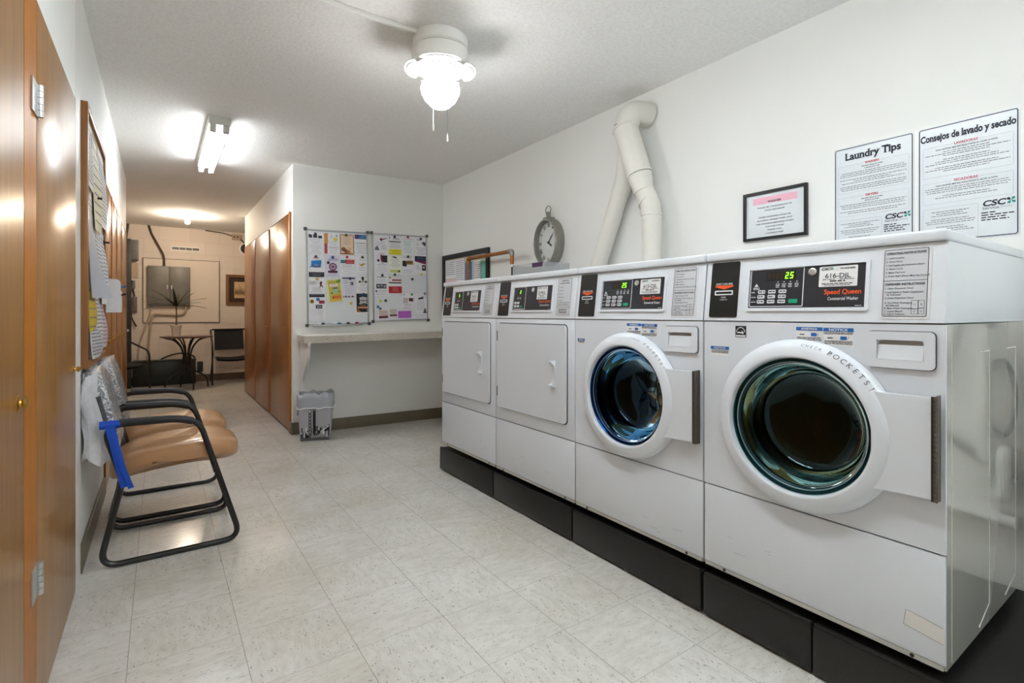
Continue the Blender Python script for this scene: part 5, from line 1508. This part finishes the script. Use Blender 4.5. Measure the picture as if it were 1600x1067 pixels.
# white wall pocket beyond the board, two pens in it
wp = thing('wall_pocket', 'white plastic wall pocket beyond the notice board with pens', 'wall pocket', (XL + 0.04, 3.72, 1.077))
m = MB()
WP = FR((0, 3.655, 0), (1, 0, 0), (0, 0, 1))
m.prism(WP, [(XL, 1.077), (-0.181, 1.077), (-0.181, 1.245), (-0.186, 1.258), (-0.198, 1.266), (XL, 1.268)], -0.004, 0.0)
m.prism(WP, [(XL, 1.077), (-0.181, 1.077), (-0.181, 1.20), (XL, 1.21)], -0.12, -0.116)
m.bx(-0.185, -0.181, 3.659, 3.771, 1.077, 1.20); m.bx(XL, -0.181, 3.659, 3.771, 1.077, 1.081)
obj('pocket_body', m, M_paper, wp)
for z, col, lab in ((1.222, (40, 110, 170), 'blue pen sticking out of the white wall pocket'), (1.178, (30, 32, 34), 'black pen sticking out of the white wall pocket')):
    p = thing('pen', lab, 'pen', (-0.2, 3.70, z), 'pens in the wall pocket')
    m = MB(); m.tube([(-0.255, 3.69, z - 0.03), (-0.172, 3.70, z + 0.002)], 0.0045, 8); obj('barrel', m, pcol(col), p)
    m = MB(); m.tube([(-0.172, 3.70, z + 0.002), (-0.158, 3.7015, z + 0.007)], 0.0055, 8); obj('cap', m, pcol(col), p)
# ------------------------------------------------------------------ far end of the corridor
M_iron = mat('dark_iron', (34, 24, 22), 0.4, 0.3)
M_tabletop = mat('plum_tabletop', (96, 62, 60), 0.25, coat=0.4)
M_sling = mat('black_mesh_fabric', (22, 22, 24), 0.7)
M_panelgrey = mat('panel_grey', (112, 108, 100), 0.45, var=0.12, varscale=5)
M_plyp = mat('painted_plywood', (221, 208, 193), 0.6)
M_darkgreen = mat('dark_green_metal', (36, 40, 34), 0.45, var=0.3, varscale=9)
M_conduit = mat('painted_conduit', (186, 166, 142), 0.5)
M_cable = mat('dark_cable', (70, 56, 46), 0.5)
FF = FR((0, YF, 0), (1, 0, 0), (0, 0, 1))

# bistro table
tx, ty = 0.325, 8.62
bt = thing('bistro_table', 'round dark iron bistro table with bundled curved legs by the far wall', 'table', (tx, ty, 0))
b = MB(); b.lathe(FR((tx, ty, 0), (1, 0, 0), (0, 1, 0)), 0, 0, [(0.30, 0.728), (0.325, 0.735), (0.327, 0.748), (0.318, 0.753)], 40); obj('tabletop', b, M_tabletop, bt)
for i in range(8):
    a = 2 * PI * i / 8 + 0.25
    k = 1.0 if i % 2 == 0 else 0.72
    prof = [(0.23 * k + .05, 0.728), (0.16, 0.70), (0.075, 0.60), (0.040, 0.46), (0.036, 0.40), (0.042, 0.34), (0.09, 0.25), (0.20, 0.19), (0.262, 0.13), (0.272, 0.0)]
    if i % 2: prof = prof[:6] + [(0.05, 0.30)]
    b = MB(); b.tube(fillet([(tx + r * math.cos(a), ty + r * math.sin(a), z) for r, z in prof], 0.05, 4), 0.010, 8); obj('leg', b, M_iron, bt)
b = MB(); b.lathe(FR((tx, ty, 0), (1, 0, 0), (0, 1, 0)), 0, 0, [(0.054, 0.36), (0.056, 0.37), (0.056, 0.45), (0.054, 0.46)], 20); obj('collar', b, M_iron, bt)

# potted dracaena
px, py, pz = 0.195, 8.60, 0.753
pt = thing('potted_plant', 'spiky dracaena in a white pot on the bistro table', 'plant', (px, py, pz))
b = MB(); b.lathe(FR((px, py, pz), (1, 0, 0), (0, 1, 0)), 0, 0, [(0.050, 0), (0.062, 0.13), (0.070, 0.132), (0.071, 0.156), (0.064, 0.157), (0.060, 0.14), (0.002, 0.135)], 28); obj('pot', b, mat('white_pot', (216, 206, 192), 0.4), pt)
b = MB(); b.tube([(px, py, pz + 0.13), (px + 0.004, py, pz + 0.28), (px + 0.002, py, pz + 0.44)], 0.011, 10, r1=0.008); obj('stem', b, mat('plant_stem', (96, 76, 50), 0.7), pt)
rng = random.Random(4); M_leaf = mat('dracaena_leaf', (44, 54, 34), 0.45, var=0.25, varscale=20)
dirs = [(-1, .1, .42, .62), (1.1, 0, .42, .55), (-.5, .4, .5, .9), (.25, -.1, .34, 1.5), (.6, .5, .4, .9), (-.9, -.3, .32, .3), (.9, -.4, .34, .35), (-.4, -.6, .3, .6), (.1, .7, .4, .8), (-.1, -.5, .36, 1.3), (-1.1, .5, .36, .25), (.6, -.7, .3, .2), (1.0, .3, .40, .15), (-.7, -.1, .38, .10)]
for dx, dy, L, up in dirs:
    h = Vector((dx, dy, 0)).normalized(); base = Vector((px + .002, py, pz + .42)); el = math.atan(up)
    def leaf(a, c, h=h, L=L, el=el):
        s = a * L
        p = base + h * (math.cos(el) * s) + Vector((0, 0, 1)) * (math.sin(el) * s - 0.55 * s * s * math.cos(el))
        wd = 0.021 * (1 - a ** 2.2) + 0.001
        side = h.cross(Vector((0, 0, 1)))
        return p + side * (c - .5) * 2 * wd + Vector((0, 0, 1)) * abs(c - .5) * 0.008
    b = MB(); b.grid(leaf, 12, 2); obj('leaf', b, M_leaf, pt, recalc=False)

# mesh-back stacking chairs
def patio_chair(loc, rz, label):
    t = thing('patio_chair', label, 'chair', loc, 'black mesh chairs at the bistro table')
    M = Matrix.Translation(loc) @ Matrix.Rotation(rz, 4, 'Z')
    P = lambda pts: [M @ Vector(p) for p in pts]
    for s in (-1, 1):
        x = s * 0.29
        b = MB(); b.tube(fillet(P([(x, -0.25, 0.0), (x, -0.245, 0.56), (x * 0.95, -0.10, 0.63), (x * 0.88, 0.20, 0.80)]), 0.09), 0.0125, 10); obj('front_leg', b, M_blackmetal, t)
        b = MB(); b.tube(P([(x * 0.86, 0.26, 0.0), (x * 0.80, 0.13, 0.43), (x * 0.86, 0.215, 0.82)]), 0.0115, 10); obj('rear_leg', b, M_blackmetal, t)
        b = MB(); b.tube(P([(x, -0.245, 0.36), (x * 0.8, 0.14, 0.36)]), 0.009, 8); obj('side_rail', b, M_blackmetal, t)
    b = MB()
    b.grid(lambda a, c: M @ Vector((-0.225 + 0.45 * a, -0.22 + 0.38 * c, 0.415 - 0.02 * math.sin(PI * a) - (0.03 * (1 - c) ** 4) - 0.01 * c)), 8, 8)
    b.grid(lambda a, c: M @ Vector((-0.225 + 0.45 * a, -0.22 + 0.38 * c, 0.39 - 0.02 * math.sin(PI * a) - (0.03 * (1 - c) ** 4) - 0.01 * c)), 8, 8)
    obj('seat', b, M_sling, t, recalc=False)
    b = MB(); b.grid(lambda a, c: M @ Vector((-0.205 + 0.41 * a, 0.15 + 0.06 * c + 0.025 * math.sin(PI * a), 0.50 + 0.32 * c)), 8, 8)
    b.grid(lambda a, c: M @ Vector((-0.205 + 0.41 * a, 0.162 + 0.06 * c + 0.025 * math.sin(PI * a), 0.50 + 0.32 * c)), 8, 8)
    obj('backrest', b, M_sling, t, recalc=False)
    b = MB(); b.tube(P([(-0.235, 0.21, 0.82), (0.235, 0.21, 0.82)]), 0.0125, 10); obj('top_rail', b, M_blackmetal, t)
    return t
patio_chair((0.925, 9.04, 0), 0.06, 'black mesh-back chair right of the bistro table, half behind the closet')
patio_chair((-0.47, 8.487, 0), math.radians(60), 'black chair left of the bistro table, only its arm and leg showing')

# switchgear on the far wall
b = MB(); b.box(FF, -0.20, 0.79, 0.935, 1.905, 0.001, 0.018); bb_ = obj('backing_board', b, M_plyp, loc=(0.3, YF - 0.02, 0.935)); tag(bb_, 'large painted plywood backing board on the far wall', 'board')
b = MB(); b.rrframe(FF, -0.205, 0.795, 0.930, 1.910, 0.001, 0.0185, 0.002, 0.0075, 0, 1); obj('board_edge', b, M_cable, bb_)
ep = thing('electrical_panel', 'grey two-door electrical panel on the backing board behind the plant', 'electrical panel', (0.125, YF - 0.02, 1.19))
b = MB(); b.box(FF, -0.145, 0.395, 1.19, 1.79, 0.0185, 0.075); obj('panel_case', b, M_panelgrey, ep)
for a, c in ((-0.142, 0.120), (0.132, 0.392)):
    b = MB(); b.box(FF, a, c, 1.195, 1.785, 0.0755, 0.088, bev=0.004); d = obj('panel_door', b, M_panelgrey, ep)
    b = MB(); b.box(FF, (c - 0.03) if a < 0 else (a + 0.012), (c - 0.012) if a < 0 else (a + 0.03), 1.44, 1.50, 0.0885, 0.096, bev=0.002); obj('latch', b, M_steel, d)
def conduit(pts, r, label, m=M_conduit, rad=0.06):
    b = MB(); P = fillet(pts, rad, 6); b.tube(P, r, 8); c = obj('conduit', b, m, loc=P[-1]); tag(c, label, 'conduit'); return c
yc = YF - 0.016
conduit([(0.06, yc - .03, 1.79), (0.06, yc - .03, 1.95), (-0.10, yc, 2.28), (-0.13, yc, 2.399)], 0.014, 'painted conduit rising from the panel top to the ceiling', M_cable)
conduit([(-0.10, yc - .03, 1.19), (-0.115, yc - .03, 1.05), (-0.25, yc, 0.62), (-0.265, yc, 0.375)], 0.012, 'painted conduit slanting down left from the panel foot')
conduit([(0.335, yc - .03, 1.19), (0.335, yc - .03, 1.085), (0.24, yc - .03, 1.05), (-0.07, yc - .03, 1.07), (-0.10, yc - .03, 0.98), (-0.13, yc, 0.62), (-0.15, yc, 0.375)], 0.016, 'painted conduit looping under the panel and down to the bench', M_conduit, 0.05)
conduit([(-0.405, yc, 2.15), (-0.38, yc, 2.399)], 0.016, 'short dark conduit above the small grey box', M_cable)
sm = thing('switch_box', 'small grey switch box high on the far wall beside the dark post', 'switch box', (-0.31, YF, 1.86))
b = MB(); b.box(FF, -0.375, -0.255, 1.86, 2.16, 0, 0.10, bev=0.004); obj('box_case', b, M_panelgrey, sm)
b = MB(); b.box(FF, -0.368, -0.262, 1.87, 2.15, 0.1005, 0.108, bev=0.002); obj('box_lid', b, M_panelgrey, sm)
for (a, c, d, e, lab) in ((-0.36, -0.26, 1.60, 1.82, 'pale flat plate below the small switch box'),):
    b = MB(); b.box(FF, a, c, d, e, 0, 0.012); tag(obj('wall_plate', b, M_conduit, loc=(a, YF, d)), lab, 'plate')
for (a, c, d, e, lab) in ((-0.345, -0.295, 1.44, 1.56, 'small cable box hanging under the pale plate'), (-0.33, -0.27, 1.10, 1.32, 'lower cable box on the dangling cable')):
    b = MB(); b.box(FF, a, c, d, e, 0, 0.05, bev=0.005); tag(obj('cable_box', b, M_panelgrey, loc=(a, YF, d)), lab, 'box', 'cable boxes under the switch box')
conduit([(-0.32, yc - .01, 1.437), (-0.30, yc - .01, 1.323)], 0.009, 'short cable joining the two cable boxes', M_cable)
conduit([(-0.33, yc - .03, 1.56), (-0.365, yc - .02, 1.35), (-0.34, yc - .02, 1.0), (-0.28, yc - .02, 0.88)], 0.011, 'black cable hanging beside the dark post', M_black)

# dark post and low dark cabinet
dp = thing('metal_post', 'tall dark green metal post against the far wall', 'post', (-0.42, 9.2, 0))
b = MB(); b.bx(-0.50, -0.331, 9.06, 9.17, 0, 2.14, bev=0.006); obj('post_body', b, M_darkgreen, dp)
for i in range(6):
    b = MB(); b.disc(FR((0, 9.06, 0), (1, 0, 0), (0, 0, 1)), -0.385, 0.5 + i * 0.3, 0.007, 0, 0.003, seg=10); obj('rivet', b, M_steel, dp)
b = MB(); b.lathe(FR((-0.37, 9.06, 0.83), (1, 0, 0), (0, 0, 1)), 0, 0, [(0.02, 0), (0.02, 0.02), (0.012, 0.03)], 14); obj('valve', b, M_steel, dp)
lc = thing('low_cabinet', 'long low dark metal cabinet on the floor under the panel', 'cabinet', (0.05, 9.3, 0))
b = MB(); b.bx(-0.32, 0.46, 9.19, 9.405, 0.0, 0.36, bev=0.006); obj('cabinet_body', b, M_darkgreen, lc)
b = MB(); b.bx(-0.325, 0.465, 9.18, 9.405, 0.3605, 0.372, bev=0.003); obj('cabinet_lid', b, M_darkgreen, lc)
ho = [(0.02, 9.27, 0.385), (0.10, 9.26, 0.43), (0.24, 9.25, 0.47), (0.36, 9.25, 0.46), (0.44, 9.26, 0.41), (0.45, 9.27, 0.385)]
b = MB(); b.tube(fillet(ho, 0.1), 0.012, 8); tag(obj('hose', b, M_cable, loc=(0.25, 9.26, 0.385)), 'brown hose arching over the low dark cabinet', 'hose')
b = MB(); b.box(FF, 0.49, 0.565, 0.155, 0.315, 0, 0.045, bev=0.004); ob = obj('outlet_box', b, M_darkgreen, loc=(0.53, YF, 0.155)); tag(ob, 'dark outlet box low on the far wall right of the cabinet', 'outlet box')

# vent grille, junction box, round fixture, picture
vg = thing('vent_grille', 'narrow white vent grille high on the far wall', 'vent', (0.335, YF, 2.04))
b = MB(); b.rrframe(FF, 0.145, 0.53, 2.045, 2.112, 0, 0.014, 0.012, 0.014); obj('grille_frame', b, M_trim, vg)
b = MB(); b.box(FF, 0.158, 0.517, 2.058, 2.099, 0.0005, 0.003); obj('grille_back', b, M_black, vg)
for i in range(3):
    b = MB(); b.box(FF.sub(0, 2.068 + i * 0.0105, 0, 0.004), 0.16, 0.515, 0, 0.002, 0, 0.008); obj('louvre', b, M_conduit, vg)
for u in (0.25, 0.335, 0.42):
    b = MB(); b.box(FF, u, u + 0.006, 2.058, 2.099, 0.004, 0.0125); obj('grille_bar', b, M_trim, vg)
jb = thing('junction_box', 'small metal junction box by the ceiling above the picture', 'junction box', (1.03, YF, 2.27))
b = MB(); b.rrframe(FF, 0.972, 1.09, 2.275, 2.365, 0, 0.05, 0.006, 0.012); b.box(FF, 0.98, 1.082, 2.283, 2.357, 0.001, 0.04); obj('box_case', b, M_conduit, jb)
for u in (1.005, 1.052):
    b = MB(); b.disc(FF, u, 2.32, 0.012, 0.041, 0.046, seg=12); obj('knockout', b, M_black, jb)
conduit([(0.60, YF - .01, 2.392), (0.85, YF - .02, 2.37), (0.972, YF - .02, 2.335)], 0.008, 'thin cable along the ceiling edge to the junction box', M_cable, 0.05)
conduit([(1.085, YF - .02, 2.30), (1.13, YF - .02, 2.25), (1.16, YF - .02, 2.22)], 0.009, 'short cable from the junction box to the round fixture', M_cable, 0.03)
rf = thing('round_fixture', 'round black wall fixture with pale rim, half hidden by the closet', 'fixture', (1.18, YF, 2.08))
b = MB(); b.lathe(FF, 1.175, 2.135, [(0.10, -0.001), (0.10, 0.05), (0.085, 0.06), (0.08, 0.045)], 32, caps=False); obj('rim', b, M_trim, rf)
b = MB(); b.lathe(FF, 1.175, 2.135, [(0.082, 0.001), (0.082, 0.04), (0.03, 0.05), (0.002, 0.052)], 32); obj('dark_centre', b, M_black, rf)
pf = thing('framed_picture', 'brown-framed picture with dark mat on the far wall above the chair', 'picture', (1.08, YF, 1.21))
M_pfr = wood('walnut_frame', (90, 54, 24), (128, 84, 40), 0.35, 0.3)
b = MB(); b.rrframe(FF, 0.885, 1.33, 1.21, 1.705, 0, 0.03, 0.002, 0.045, 0, 1); obj('frame', b, M_pfr, pf)
b = MB(); b.box(FF, 0.928, 1.288, 1.252, 1.662, 0.001, 0.012); mt_ = obj('dark_mat', b, mat('dark_mat_board', (52, 36, 26), 0.7), pf)
b = MB(); b.box(FF, 1.005, 1.21, 1.325, 1.59, 0.0125, 0.0135, 0); rng = random.Random(8)
obj('print_sheet', b, mat('print_sheet', (200, 172, 130), 0.6), pf)
b = MB()
for i in range(9):
    u = 1.02 + i * 0.021; h = rng.uniform(0.08, 0.16)
    b.poly(FF, [(u, 1.36), (u + 0.012, 1.40), (u + 0.004 + rng.uniform(-.01, .01), 1.40 + h), (u - 0.008, 1.42)], 0, 0.0142)
obj('brush_strokes', b, mat('brush_ink', (104, 76, 46), 0.7), mt_)
# ------------------------------------------------------------------ world, camera
w = bpy.data.worlds.new('world'); SC.world = w; w.use_nodes = True
w.node_tree.nodes['Background'].inputs[0].default_value = (0.5, 0.5, 0.5, 1)
w.node_tree.nodes['Background'].inputs[1].default_value = 0.0
cam = bpy.data.cameras.new('camera'); co = bpy.data.objects.new('camera', cam); COL.objects.link(co)
co.location = (0, 0, 1.07); co.rotation_euler = (PI / 2, 0, -math.radians(34.75))
cam.sensor_width = 36.0; cam.lens = 794.3 / 1600 * 36.0; cam.shift_y = -43.5 / 1600
cam.clip_start = 0.05
SC.camera = co
vs = SC.view_settings
vs.view_transform = 'Standard'; vs.look = 'None'; vs.exposure = 1.5; vs.gamma = 1.0; vs.use_curve_mapping = False
for o in bpy.data.objects:
    if '_w' in o: del o['_w']
